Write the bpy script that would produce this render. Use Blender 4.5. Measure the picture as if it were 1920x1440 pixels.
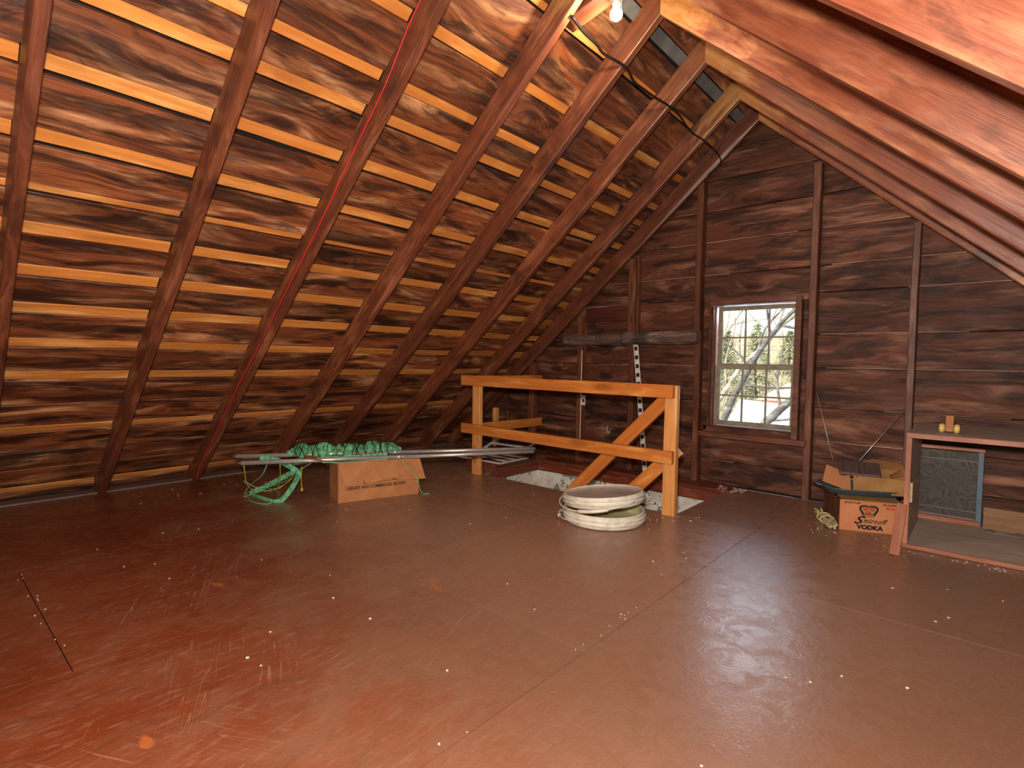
import bpy, bmesh, math, random
from mathutils import Vector, Matrix, noise
random.seed(7)
PI = math.pi
for o in list(bpy.data.objects): bpy.data.objects.remove(o, do_unlink=True)
scene = bpy.context.scene
COL = scene.collection

# ------------------------------------------------------------------ camera, sky, sun, flash, exposure
F_PX, YAW, PITCH, ROLL = 1012.447, -0.721166, -0.0450788, 0.0151154
cy, sy, cp, sp = math.cos(YAW), math.sin(YAW), math.cos(PITCH), math.sin(PITCH)
fwd = Vector((sy*cp, cy*cp, sp)); r0 = Vector((cy, -sy, 0)); u0 = r0.cross(fwd)
rt = r0*math.cos(ROLL) + u0*math.sin(ROLL); up = -r0*math.sin(ROLL) + u0*math.cos(ROLL)
cam_d = bpy.data.cameras.new('camera'); cam = bpy.data.objects.new('camera', cam_d); COL.objects.link(cam)
cam_d.sensor_fit = 'HORIZONTAL'; cam_d.sensor_width = 36; cam_d.lens = 36*F_PX/1920
cam_d.clip_start = .02; cam_d.clip_end = 500
M = Matrix((rt, up, -fwd)).transposed().to_4x4(); M.translation = Vector((0, 0, 1)); cam.matrix_world = M
scene.camera = cam

world = bpy.data.worlds.new('world'); scene.world = world; world.use_nodes = True
wt = world.node_tree; wt.nodes.clear()
sky = wt.nodes.new('ShaderNodeTexSky'); sky.sky_type = 'NISHITA'; sky.sun_disc = False
sky.sun_elevation = math.radians(38); sky.sun_rotation = math.radians(200); sky.dust_density = 2.0; sky.air_density = 1.0
bg = wt.nodes.new('ShaderNodeBackground'); bg.inputs[1].default_value = 0.5
wo = wt.nodes.new('ShaderNodeOutputWorld'); wt.links.new(sky.outputs[0], bg.inputs[0]); wt.links.new(bg.outputs[0], wo.inputs[0])

def light(kind, name, loc, energy, color=(1, 1, 1), size=.05, rot=None, sizey=None):
    d = bpy.data.lights.new(name, kind); d.energy = energy; d.color = color
    if kind == 'POINT': d.shadow_soft_size = size
    if kind == 'SUN': d.angle = size
    if kind == 'AREA':
        d.size = size
        if sizey: d.shape = 'RECTANGLE'; d.size_y = sizey
    o = bpy.data.objects.new(name, d); o.location = loc; COL.objects.link(o)
    if rot: o.rotation_euler = rot
    return o
light('SUN', 'sun', (5, -10, 20), 8.0, (1, .95, .86), .01, (math.radians(52), 0, math.radians(-28)))
light('POINT', 'camera_flash', (-.03, -.02, 1.17), 475, (1, .94, .85), .05)
# soft fill lamp added behind the viewer; the room has no such source
light('AREA', 'fill_light', (-.35, -1.95, 1.25), 38, (1, .94, .86), .8, (math.radians(96), 0, math.radians(20)), .5)
light('AREA', 'window_daylight', (-1.38, 4.78, 1.60), 30, (.80, .88, 1), .8, (math.radians(-58), 0, 0), .5)
scene.view_settings.view_transform = 'Standard'; scene.view_settings.look = 'None'
scene.view_settings.exposure = 0.0; scene.view_settings.gamma = 1; scene.view_settings.use_curve_mapping = False

# ------------------------------------------------------------------ helpers
def lin(h):
    h = h.lstrip('#'); c = [int(h[i:i+2], 16)/255 for i in (0, 2, 4)]
    return tuple((x/12.92 if x <= .04045 else ((x+.055)/1.055)**2.4) for x in c) + (1,)

class N:
    """small node-tree writer"""
    def __init__(s, name):
        s.m = bpy.data.materials.new(name); s.m.use_nodes = True; s.t = s.m.node_tree; s.t.nodes.clear()
        s.out = s.t.nodes.new('ShaderNodeOutputMaterial'); s.b = s.t.nodes.new('ShaderNodeBsdfPrincipled')
        s.t.links.new(s.b.outputs[0], s.out.inputs[0])
    def n(s, kind, **k):
        x = s.t.nodes.new('ShaderNode'+kind)
        for a, b in k.items(): setattr(x, a, b)
        return x
    def set(s, sock, v):
        if isinstance(v, bpy.types.NodeSocket): s.t.links.new(v, sock)
        else: sock.default_value = v
    def math(s, op, a, b=None, c=None, clamp=False):
        x = s.n('Math', operation=op, use_clamp=clamp); s.set(x.inputs[0], a)
        if b is not None: s.set(x.inputs[1], b)
        if c is not None: s.set(x.inputs[2], c)
        return x.outputs[0]
    def vmath(s, op, a, b=None):
        x = s.n('VectorMath', operation=op); s.set(x.inputs[0], a)
        if b is not None: s.set(x.inputs[3 if op == 'SCALE' else 1], b)
        return x.outputs['Value'] if op in ('LENGTH', 'DISTANCE') else x.outputs[0]
    def xyz(s, v):
        x = s.n('SeparateXYZ'); s.set(x.inputs[0], v); return x.outputs
    def comb(s, a, b, c):
        x = s.n('CombineXYZ')
        for i, v in enumerate((a, b, c)): s.set(x.inputs[i], v)
        return x.outputs[0]
    def noise(s, v, scale=1, detail=2, rough=.5, dist=0):
        x = s.n('TexNoise'); s.set(x.inputs['Vector'], v); x.inputs['Scale'].default_value = scale
        x.inputs['Detail'].default_value = detail; x.inputs['Roughness'].default_value = rough; x.inputs['Distortion'].default_value = dist
        return x.outputs[0]
    def step(s, v, a, b):
        x = s.n('MapRange', interpolation_type='SMOOTHSTEP'); s.set(x.inputs[0], v); s.set(x.inputs[1], a); s.set(x.inputs[2], b)
        return x.outputs[0]
    def mix(s, f, a, b, mode='MIX'):
        x = s.n('Mix', data_type='RGBA', blend_type=mode); s.set(x.inputs[0], f); s.set(x.inputs[6], a); s.set(x.inputs[7], b)
        return x.outputs[2]
    def bump(s, h, strength=.3, dist=.01):
        x = s.n('Bump'); s.set(x.inputs['Height'], h); x.inputs['Strength'].default_value = strength; x.inputs['Distance'].default_value = dist
        s.t.links.new(x.outputs[0], s.b.inputs['Normal'])
    def fin(s, col=None, rough=None, metal=None, spec=None):
        if col is not None: s.set(s.b.inputs['Base Color'], col)
        if rough is not None: s.set(s.b.inputs['Roughness'], rough)
        if metal is not None: s.set(s.b.inputs['Metallic'], metal)
        if spec is not None: s.set(s.b.inputs['Specular IOR Level'], spec)
        return s.m

def plain(name, hexc, rough=.6, metal=0., var=.25, scale=12, bump=0.1, dark=None, spec=.4):
    """one colour with soft mottling, for paint, plastic, metal, paper"""
    g = N(name); co = g.n('TexCoord').outputs['Object']
    f = g.noise(co, scale, 4, .6); c = lin(hexc); d = lin(dark) if dark else tuple(x*.55 for x in c[:3])+(1,)
    m = g.math('MULTIPLY', g.step(f, .35, .75), var*2, clamp=True)
    g.bump(g.noise(co, scale*8, 3), bump, .002)
    return g.fin(g.mix(m, c, d), rough, metal, spec)

def wood(name, dark, mid, lite, stain=.5, stain_hex='#140a07', streak=1.0, rough=.5, knot=1.0, weather=0., weather_hex='#9a7f70', var=.35, bump=.35, spec=.4, axis='X', knot_hex=None, sc=1.0, bare=0):
    """timber with its grain along local X: streaks, growth rings bending round knots, stains"""
    g = N(name); co = g.n('TexCoord').outputs['Object']; rnd = g.n('ObjectInfo').outputs['Random']
    if axis == 'Z': x, y, z = g.xyz(co); co = g.comb(z, x, y)
    off = g.vmath('SCALE', (37.1, 91.7, 53.3), rnd); p = g.vmath('ADD', co, off)
    x, y, z = g.xyz(p)
    # knots: cells stretched along the grain
    vk = g.comb(g.math('MULTIPLY', x, 1.55*sc), g.math('MULTIPLY', y, 4.2*sc), g.math('MULTIPLY', z, 1.0))
    vor = g.n('TexVoronoi', feature='F1', voronoi_dimensions='2D'); g.set(vor.inputs['Vector'], vk); vor.inputs['Scale'].default_value = 1.0
    kd = vor.outputs['Distance']; cr = g.xyz(vor.outputs['Color'])[0]
    has = g.step(cr, .35, .4)
    field = g.math('MULTIPLY', g.math('POWER', 2.718, g.math('MULTIPLY', g.math('MULTIPLY', kd, kd), -11.0)), has)
    warp = g.noise(g.comb(g.math('MULTIPLY', x, 1.3), g.math('MULTIPLY', y, 4), z), 1, 3, .55)
    gy = g.math('ADD', g.math('ADD', y, g.math('MULTIPLY', warp, .10)), g.math('MULTIPLY', field, .075*knot))
    gz = g.math('ADD', z, g.math('MULTIPLY', warp, .03))
    fine = g.noise(g.comb(g.math('MULTIPLY', x, 5), g.math('MULTIPLY', gy, 170*sc), g.math('MULTIPLY', gz, 170*sc)), 1, 3, .6)
    broad = g.noise(g.comb(g.math('MULTIPLY', x, 1.6), g.math('MULTIPLY', gy, 34*sc), g.math('MULTIPLY', gz, 34*sc)), 1, 3, .55)
    ring = g.math('SINE', g.math('MULTIPLY', gy, 520*sc)); ring = g.math('MULTIPLY_ADD', ring, .5, .5)
    s1 = g.math('ADD', g.math('MULTIPLY', g.step(fine, .3, .7), .40*streak), g.math('MULTIPLY', g.step(broad, .3, .72), .55))
    s1 = g.math('ADD', s1, g.math('MULTIPLY', ring, .17*streak), clamp=True)
    c = g.mix(s1, lin(dark), lin(mid))
    hi = g.noise(g.comb(g.math('MULTIPLY', x, 2.2), g.math('MULTIPLY', gy, 12), g.math('MULTIPLY', z, 12)), 1, 4, .6)
    c = g.mix(g.step(hi, .48, .78), c, lin(lite))
    # stains, long along the grain and ragged at the ends
    sv = g.comb(g.math('MULTIPLY', x, 1.9), g.math('MULTIPLY', g.math('ADD', y, g.math('MULTIPLY', warp, .06)), 11), g.math('MULTIPLY', z, 6))
    sn = g.noise(sv, 1, 5, .62, .7)
    sm = g.math('MULTIPLY', g.step(sn, .62-.22*stain, .70-.14*stain), min(1, .35+stain*.62))
    c = g.mix(sm, c, lin(stain_hex))
    if weather > 0:
        wn = g.noise(g.comb(g.math('MULTIPLY', x, 2.6), g.math('MULTIPLY', y, 15), g.math('MULTIPLY', z, 9)), 1, 5, .65, .5)
        c = g.mix(g.math('MULTIPLY', g.step(wn, .56, .74), weather), c, lin(weather_hex))
    kcore = g.math('MULTIPLY', g.math('SUBTRACT', 1.0, g.step(kd, .06, .17)), has)
    c = g.mix(g.math('MULTIPLY', kcore, .75*min(1, knot)), c, lin(knot_hex or stain_hex))
    if bare:
        bn = g.noise(g.comb(g.math('MULTIPLY', x, 5), g.math('MULTIPLY', y, 26), g.math('MULTIPLY', z, 26)), 1, 3, .6, .4)
        lx = g.xyz(co)[0]; bm_ = g.math('MULTIPLY', g.step(g.math('ADD', lx, g.math('MULTIPLY', bn, .9)), .85, .55), g.step(g.math('FRACT', g.math('MULTIPLY', rnd, 7.3)), .25, .45))
        c = g.mix(g.math('MULTIPLY', bm_, bare), c, g.mix(s1, lin('#a06a34'), lin('#c89658')))
    v = g.math('MULTIPLY_ADD', rnd, 2*var, 1-var)
    cc = g.comb(v, v, v); c = g.mix(1.0, c, cc, 'MULTIPLY')
    h = g.math('ADD', g.math('MULTIPLY', fine, .5), g.math('ADD', g.math('MULTIPLY', broad, .8), g.math('MULTIPLY', field, 1.0)))
    g.bump(h, bump, .006)
    rr = g.math('MULTIPLY_ADD', g.noise(co, 7, 3), .35, rough-.17)
    return g.fin(c, rr, 0, spec)

def mesh_obj(name, verts, faces, mat=None, parent=None, smooth=False, mats=None, fm=None):
    me = bpy.data.meshes.new(name); me.from_pydata([tuple(v) for v in verts], [], faces)
    for m in (mats or ([mat] if mat else [])): me.materials.append(m)
    if fm:
        for i, p in enumerate(me.polygons): p.material_index = fm[i]
    if smooth:
        for p in me.polygons: p.use_smooth = True
    me.update(); o = bpy.data.objects.new(name, me); COL.objects.link(o)
    if parent: o.parent = parent
    return o
def bm_obj(name, bm, mat, parent=None, smooth=False):
    bmesh.ops.recalc_face_normals(bm, faces=bm.faces[:])
    me = bpy.data.meshes.new(name); bm.to_mesh(me); bm.free(); me.materials.append(mat)
    if smooth:
        for p in me.polygons: p.use_smooth = True
    o = bpy.data.objects.new(name, me); COL.objects.link(o)
    if parent: o.parent = parent
    return o
def tag(o, label=None, cat=None, group=None, kind=None):
    for k, v in (('label', label), ('category', cat), ('group', group), ('kind', kind)):
        if v: o[k] = v
    return o
def empty(name, loc=(0, 0, 0), rz=0, label=None, cat=None, group=None):
    o = bpy.data.objects.new(name, None); COL.objects.link(o); o.location = loc; o.rotation_euler = (0, 0, rz)
    o.empty_display_size = .05
    return tag(o, label, cat, group)
def frame(A, X, Y):
    X = X.normalized(); Z = X.cross(Y).normalized(); Y = Z.cross(X).normalized()
    m = Matrix((X, Y, Z)).transposed().to_4x4(); m.translation = A
    return m
def setm(o, m, parent=None):
    o.matrix_world = m
    if parent:
        o.parent = parent; o.matrix_parent_inverse = Matrix.Identity(4)
        o.matrix_basis = pm(parent).inverted() @ m
    return o
def pm(o):
    m = Matrix.LocRotScale(o.location, o.rotation_euler if o.rotation_mode != 'QUATERNION' else o.rotation_quaternion, o.scale)
    return pm(o.parent) @ m if o.parent else m
def lumber_mesh(L, w, t, seg=4, wob=.0015, ch=.002, skew0=0, skew1=0, seed=0):
    """board along +X, width along Y, thickness along Z, centred on Y and Z, chamfered, slightly uneven"""
    vs, fs = [], []; R = random.Random(seed)
    ph = [R.uniform(0, 50) for _ in range(4)]
    for i in range(seg+1):
        x = L*i/seg
        def q(k): return wob*(noise.noise(Vector((x*3+ph[k], ph[k], 0)))*2)
        y1, y0 = w/2+q(0), -w/2+q(1); z1, z0 = t/2+q(2)*.4, -t/2
        pts = [(y0, z0+ch), (y0, z1-ch), (y0+ch, z1), (y1-ch, z1), (y1, z1-ch), (y1, z0+ch), (y1-ch, z0), (y0+ch, z0)]
        for y, z in pts:
            sk = (skew0 if i == 0 else skew1 if i == seg else 0)*y
            vs.append((x+sk, y, z))
    for i in range(seg):
        for k in range(8):
            a, b = i*8+k, i*8+(k+1) % 8; fs.append((a, b, b+8, a+8))
    fs.append(tuple(range(8))[::-1]); fs.append(tuple(range(seg*8, seg*8+8)))
    return vs, fs
def board(name, A, B, wdir, w, t, mat, parent=None, seg=4, wob=.0015, ch=.002, skew0=0, skew1=0, seed=None):
    A, B = Vector(A), Vector(B); L = (B-A).length
    vs, fs = lumber_mesh(L, w, t, seg, wob, ch, skew0, skew1, seed if seed is not None else random.random()*1e6)
    o = mesh_obj(name, vs, fs, mat)
    return setm(o, frame(A, B-A, Vector(wdir)), parent)
def box(name, lo, hi, mat, parent=None, bev=.0):
    bm = bmesh.new(); bmesh.ops.create_cube(bm, size=1)
    lo, hi = Vector(lo), Vector(hi)
    for v in bm.verts: v.co = Vector([(lo[i]+hi[i])/2 + v.co[i]*(hi[i]-lo[i]) for i in range(3)])
    if bev: bmesh.ops.bevel(bm, geom=bm.edges[:], offset=bev, segments=1, affect='EDGES')
    return bm_obj(name, bm, mat, parent)
def smooth_path(pts, n=6):
    pts = [Vector(p) for p in pts]; out = []
    P = [pts[0]*2-pts[1]] + pts + [pts[-1]*2-pts[-2]]
    for i in range(1, len(P)-2):
        for k in range(n):
            t = k/n; a, b, c, d = P[i-1], P[i], P[i+1], P[i+2]
            out.append(.5*((2*b)+(c-a)*t+(2*a-5*b+4*c-d)*t*t+(3*b-a-3*c+d)*t**3))
    out.append(pts[-1]); return out
def tube_data(path, rad, sides=8, cap=True):
    vs, fs = [], []; n = len(path); prev = None
    for i, p in enumerate(path):
        d = (path[min(i+1, n-1)]-path[max(i-1, 0)]).normalized()
        if prev is None: u = d.orthogonal().normalized()
        else: u = (prev - d*prev.dot(d)).normalized()
        prev = u; v = d.cross(u); r = rad(i/(n-1)) if callable(rad) else rad
        for k in range(sides):
            a = 2*PI*k/sides; vs.append(p+(u*math.cos(a)+v*math.sin(a))*r)
    for i in range(n-1):
        for k in range(sides):
            a, b = i*sides+k, i*sides+(k+1) % sides; fs.append((a, b, b+sides, a+sides))
    if cap: fs.append(tuple(range(sides))[::-1]); fs.append(tuple(range((n-1)*sides, n*sides)))
    return vs, fs
def tube(name, pts, rad, mat, parent=None, sides=8, n=6, smooth=True):
    path = smooth_path(pts, n) if n else [Vector(p) for p in pts]
    vs, fs = tube_data(path, rad, sides); return mesh_obj(name, vs, fs, mat, parent, smooth)
def ribbon(name, pts, w, t, wd, mat, parent=None, n=5):
    """flat webbing: path with a rectangular section, width direction wd turned along the path"""
    path = smooth_path(pts, n); vs, fs = [], []
    for i, p in enumerate(path):
        d = (path[min(i+1, len(path)-1)]-path[max(i-1, 0)]).normalized()
        W = d.cross(Vector((.62, -.75, .25))) if wd == 'room' else Vector(wd); W = (W-d*W.dot(d)).normalized(); T = d.cross(W)
        for a, b in ((-1, -1), (1, -1), (1, 1), (-1, 1)): vs.append(p+W*a*w/2+T*b*t/2)
    for i in range(len(path)-1):
        for k in range(4): a, b = i*4+k, i*4+(k+1) % 4; fs.append((a, b, b+4, a+4))
    fs += [(3, 2, 1, 0), tuple(range(len(vs)-4, len(vs)))]
    return mesh_obj(name, vs, fs, mat, parent)
def lathe(name, prof, mat, parent=None, seg=48, smooth=True, loc=None):
    vs, fs = [], []; m = len(prof)
    for i in range(seg):
        a = 2*PI*i/seg
        for r, z in prof: vs.append((r*math.cos(a), r*math.sin(a), z))
    for i in range(seg):
        j = (i+1) % seg
        for k in range(m-1): fs.append((i*m+k, j*m+k, j*m+k+1, i*m+k+1))
    if prof[0][0] > 1e-5: pass
    o = mesh_obj(name, vs, fs, mat, parent, smooth)
    if loc: o.location = loc
    return o
def text_mesh(name, s, size, mat, m, parent, shear=0, bold=0, depth=.0004, spacing=1, width=None):
    c = bpy.data.curves.new(name, 'FONT'); c.body = s; c.size = size; c.shear = shear; c.offset = bold; c.extrude = depth
    c.space_character = spacing; c.align_x = 'CENTER'; c.align_y = 'CENTER'; c.resolution_u = 3
    t = bpy.data.objects.new(name, c); COL.objects.link(t)
    bpy.context.view_layer.update()
    me = bpy.data.meshes.new_from_object(t.evaluated_get(bpy.context.evaluated_depsgraph_get())); bpy.data.objects.remove(t)
    if width:
        xs = [v.co.x for v in me.vertices]; k = width/(max(xs)-min(xs))
        for v in me.vertices: v.co.x *= k
    me.materials.clear(); me.materials.append(mat); me.name = name
    o = bpy.data.objects.new(name, me); COL.objects.link(o); setm(o, m, parent); return o

# ------------------------------------------------------------------ materials
M_plank = wood('sheathing_wood', '#3c1a0e', '#8c4c28', '#c68c5e', .70, '#160906', .9, .45, 1.2, .35, '#8d6656', .32, .5, .55)
M_plank_shade = wood('shaded_sheathing_wood', '#1e0e08', '#46261a', '#5e3a28', .72, '#0c0504', .9, .5, 1.0, .1, '#6a4c3e', .3, .5, .5)  # right-slope planks at half colour, the shadow between the rafters painted in
M_batten = wood('new_batten_wood', '#a8622a', '#c8803a', '#dca05a', .02, '#7a4a22', .6, .5, .5, 0, var=.14, bump=.15, knot_hex='#8a5226')
M_rafter = wood('rafter_wood', '#472114', '#743c22', '#93583a', .30, '#24100b', .8, .45, .8, .18, '#84583e', .16, .35, .5, bare=.5)
M_rafter_r = wood('warm_rafter_wood', '#5e2c1c', '#8e4c30', '#b4764e', .12, '#33170e', .8, .42, .9, .18, '#a07860', .10, .4, .5, bare=.5)
M_gable = wood('gable_board_wood', '#321a10', '#603422', '#8f604a', .62, '#180c08', 1.0, .6, 1.0, .35, '#875a46', .24, .45, .22)
M_stud = wood('stud_wood', '#42200f', '#6c3820', '#84523a', .15, '#2a140d', .8, .5, .6, .2, '#8a6c5c', .18, .3)
M_pine = wood('orange_pine', '#a85a22', '#c47632', '#d4904a', .03, '#7a3c14', .55, .42, .6, .0, var=.10, bump=.15, knot_hex='#5e2d10')
M_pine2 = wood('pale_pine', '#b4713a', '#cf9354', '#dfae74', .03, '#7a3c14', .55, .45, .7, .0, var=.08, bump=.15, knot_hex='#5e2d10')
M_log = wood('grey_log_wood', '#3a2822', '#6a4d42', '#8d7466', .35, '#1d1310', 1.0, .7, 1.0, .3, '#94857a', .05, .7)
M_ply = wood('plywood_brown', '#6e4a28', '#8a6238', '#9c7448', .05, '#523418', .4, .5, .4, 0, var=.05, bump=.1)
M_pink = wood('cabinet_edge_wood', '#7e472e', '#96593c', '#ae7354', .08, '#6e3a26', .5, .5, .3, .1, '#d0a890', var=.06, bump=.15)
M_cab = wood('grey_painted_panel', '#a08a7c', '#b49e90', '#c4aea0', .08, '#463830', .3, .5, .2, .1, '#857468', var=.06, bump=.12)
M_felt = plain('roofing_felt', '#0e0c0b', .9, var=.3)
M_joist = wood('painted_joist', '#54200f', '#7e3a20', '#a0604a', .25, '#2a120c', .5, .5, .3, .5, '#b8a298', var=.1, bump=.2)
M_black = plain('black_rubber', '#17120f', .5, var=.2)
M_red = plain('red_string', '#e0182c', .6, var=.05)
M_white = plain('white_paint', '#cfc8bd', .5, var=.25, scale=20, dark='#8d8377')
M_sash = plain('sash_grey_paint', '#857a66', .55, var=.35, scale=18, dark='#5e4a36')
M_alu = plain('pole_aluminium', '#b9b4ac', .35, .6, var=.2, scale=30)
M_green = plain('green_webbing', '#66a878', .7, var=.6, scale=40, dark='#2f6040', bump=.5)
M_gcord = plain('green_cord', '#79b07c', .7, var=.2)
M_ycord = plain('yellow_cord', '#b8ad3a', .7, var=.2)
M_net = plain('black_netting', '#12180f', .8, var=.1)
M_rope = plain('cream_rope', '#c3b183', .85, var=.4, scale=90, bump=.8, dark='#806c46')
M_iron = plain('dark_iron', '#6a5450', .5, .3, var=.3, scale=25)
M_pan = plain('blue_grey_enamel', '#4c5a60', .3, .2, var=.3, scale=14)
M_chip = plain('paint_chips', '#d8d0c4', .8, var=.2)
M_tape = plain('old_tape', '#b09c74', .5, var=.5, scale=60)
M_caster = plain('yellowed_wood', '#d2ae62', .45, var=.3, scale=60)
M_blue = plain('blue_grey_frame', '#4f6270', .5, var=.3, scale=16)
M_ink = plain('black_ink', '#1a0f0a', .8, var=.05)
M_inkb = plain('brown_ink', '#3a1a10', .8, var=.05)
M_redink = plain('red_ink', '#b8342a', .8, var=.3, scale=60)
M_gold = plain('gold_ink', '#94743c', .8, var=.2, scale=60)
M_galv = plain('galvanised_board', '#6a6a68', .6, .1, var=.4, scale=10)

def card(name, a, b, edge=.0, lines=True, stain=0):
    g = N(name); co = g.n('TexCoord').outputs['Object']; x, y, z = g.xyz(co)
    f = g.noise(co, 9, 4, .6); c = g.mix(g.step(f, .3, .75), lin(a), lin(b))
    h = g.math('MULTIPLY_ADD', g.math('SINE', g.math('MULTIPLY', x, 900)), .5, .5)
    if lines: c = g.mix(g.math('MULTIPLY', h, .28), c, lin('#5f3a20'))
    if stain:
        s = g.noise(g.comb(g.math('MULTIPLY', x, 18), g.math('MULTIPLY', y, 18), g.math('MULTIPLY', z, 3)), 1, 4, .6)
        c = g.mix(g.math('MULTIPLY', g.step(s, .45, .7), stain), c, lin('#2f180f'))
    g.bump(h, .25 if lines else .04, .002)
    return g.fin(c, .7, 0, .25)
M_card = card('cardboard', '#98603a', '#a87044', lines=False)
M_corr = card('corrugated_cardboard', '#8a6138', '#a27844')
M_vodka = card('printed_carton', '#b06e48', '#bc7c56', lines=False)
M_vodka_side = card('stained_carton', '#7d4a30', '#5c3422', lines=False, stain=.7)
M_card_in = plain('inner_cardboard', '#7c5632', .8, var=.2)

def floor_mat():
    g = N('painted_floor'); geo = g.n('NewGeometry').outputs['Position']; rnd = g.n('ObjectInfo').outputs['Random']
    x, y, z = g.xyz(geo)
    big = g.noise(geo, .8, 4, .55); med = g.noise(geo, 3.1, 5, .62, .8)
    st = g.noise(g.comb(g.math('MULTIPLY', x, 16), g.math('MULTIPLY', y, 3.2), 0), 1, 5, .68, .9)
    st2 = g.noise(g.comb(g.math('MULTIPLY', x, 60), g.math('MULTIPLY', y, 14), 0), 1, 3, .6, .6)
    c = g.mix(g.step(big, .3, .7), lin('#5f2510'), lin('#6a3018'))
    c = g.mix(g.math('MULTIPLY', g.step(med, .4, .7), .6), c, lin('#70422e'))
    c = g.mix(g.math('MULTIPLY', g.step(st, .45, .72), .5), c, lin('#46200f'))
    c = g.mix(g.math('MULTIPLY', g.step(st2, .5, .75), .42), c, lin('#84604e'))
    # dusty grey with window sheen painted in, stronger towards the middle and the stairs
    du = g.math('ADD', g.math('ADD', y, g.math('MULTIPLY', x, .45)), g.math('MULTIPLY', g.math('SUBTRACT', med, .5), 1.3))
    dust_sheen = g.math('MULTIPLY', g.step(du, -.6, 1.0), .78)
    c = g.mix(dust_sheen, c, g.mix(g.step(g.math('SUBTRACT', y, g.math('MULTIPLY', x, .45)), 1.6, 3.2), lin('#6c4e3c'), lin('#8c6854')))  # far floor painted paler to make up for the flash fall-off
    # scuffs of orange undercoat
    sc = g.noise(g.comb(g.math('MULTIPLY', x, 3.0), g.math('MULTIPLY', y, 6.5), 3.3), 1, 2, .4, .2)
    c = g.mix(g.math('MULTIPLY', g.step(sc, .725, .75), .5), c, lin('#a85a26'))
    # scratches: thin pale lines
    for ang, s_, o_ in ((.5, 1.1, 0), (1.9, .9, 7.), (2.7, 1.3, 13.)):
        u = g.math('ADD', g.math('MULTIPLY', x, math.cos(ang)), g.math('MULTIPLY', y, math.sin(ang)))
        v = g.math('SUBTRACT', g.math('MULTIPLY', y, math.cos(ang)), g.math('MULTIPLY', x, math.sin(ang)))
        nn = g.noise(g.comb(g.math('MULTIPLY', u, .9*s_), g.math('MULTIPLY', v, 26*s_), o_), 1, 1, .5, .25)
        ln = g.math('LESS_THAN', g.math('ABSOLUTE', g.math('SUBTRACT', nn, .5)), .006)
        gate = g.step(g.noise(g.comb(u, v, o_+3), 1.6, 2), .62, .68)
        c = g.mix(g.math('MULTIPLY', g.math('MULTIPLY', ln, gate), .28), c, lin('#a08070'))
    wear = g.noise(geo, 9, 5, .7, 1.2)
    rough = g.math('MULTIPLY_ADD', g.step(wear, .35, .7), .24, .20)
    hb = g.math('ADD', g.math('MULTIPLY', st2, .35), g.math('MULTIPLY', g.noise(geo, 75, 4, .65), 1.0))
    g.bump(hb, .34, .0035)
    v = g.math('MULTIPLY_ADD', rnd, .16, .92); c = g.mix(1.0, c, g.comb(v, v, v), 'MULTIPLY')
    return g.fin(c, rough, 0, .5)
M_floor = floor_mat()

def plaster():
    g = N('peeling_plaster'); co = g.n('TexCoord').outputs['Object']
    n1 = g.noise(co, 2.6, 4, .6, 1.0); n2 = g.noise(co, 14, 4, .6)
    crack = g.math('SUBTRACT', 1.0, g.step(g.math('ABSOLUTE', g.math('SUBTRACT', n1, .53)), .004, .014))
    blot = g.step(g.noise(co, 6, 3, .5, .4), .66, .69)
    c = g.mix(g.step(n2, .4, .75), lin('#d9d3c6'), lin('#b3aa9a'))
    c = g.mix(g.math('MAXIMUM', crack, g.math('MULTIPLY', blot, .8)), c, lin('#3b2e20'))
    g.bump(n1, .3, .01); return g.fin(c, .7)
M_plaster = plaster()

def plastic():
    g = N('cream_plastic'); co = g.n('TexCoord').outputs['Object']
    c = g.mix(g.step(g.noise(co, 16, 4, .6), .45, .8), lin('#c8bfae'), lin('#9c917e'))
    g.b.inputs['Subsurface Weight'].default_value = .05
    return g.fin(c, .42)
M_pail = plastic()
M_pail_in = plain('yellowed_pail_inside', '#b5aa7c', .5, var=.3)
M_lid = plain('dusty_pail_bottom', '#a3968c', .35, var=.3, scale=9, dark='#7f7268')

# ------------------------------------------------------------------ the room
AX, AZ = -1.372, 2.833
AL, AR = math.radians(40.475), math.radians(42.0)
DEPS = {'L': .130, 'R': .175}
DEP = .130                                   # rafter depth down to the sheathing
YN, YF = -2.40, 4.47                         # near and far gable
A0 = Vector((AX, 0, AZ))
S = {'L': (Vector((-math.cos(AL), 0, -math.sin(AL))), Vector((-math.sin(AL), 0, math.cos(AL))), AL),
     'R': (Vector((math.cos(AR), 0, -math.sin(AR))), Vector((math.sin(AR), 0, math.cos(AR))), AR)}
def slope(side, s, y, dep): d, n, a = S[side]; return A0+d*s+n*dep+Vector((0, y, 0))

# roof skin: ceiling root
def skin():
    vs, fs = [], []; dd = DEP+.030; dr = DEPS['R']+.030
    for y in (YN-.05, YF+.10):
        for k in range(2):
            d = dd+k*.03
            zt = AZ+d/math.cos(AR)
            vs += [slope('L', 4.62, y, d), Vector((AX+.02, y, AZ+(d+dr-dd)/math.cos(AR)+.0)), slope('R', 4.5, y, d+dr-dd)]
    # indices: y0:0-2 inner,3-5 outer ; y1:6-8 inner,9-11 outer
    fs = [(0, 1, 7, 6), (1, 2, 8, 7), (3, 9, 10, 4), (4, 10, 11, 5), (0, 6, 9, 3), (2, 5, 11, 8), (0, 3, 4, 1), (1, 4, 5, 2), (6, 7, 10, 9), (7, 8, 11, 10)]
    return mesh_obj('ceiling', vs, fs, M_felt)
ceiling = tag(skin(), 'roof underside of dark boards and rafters sloping both ways from the ridge', kind='structure')

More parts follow.
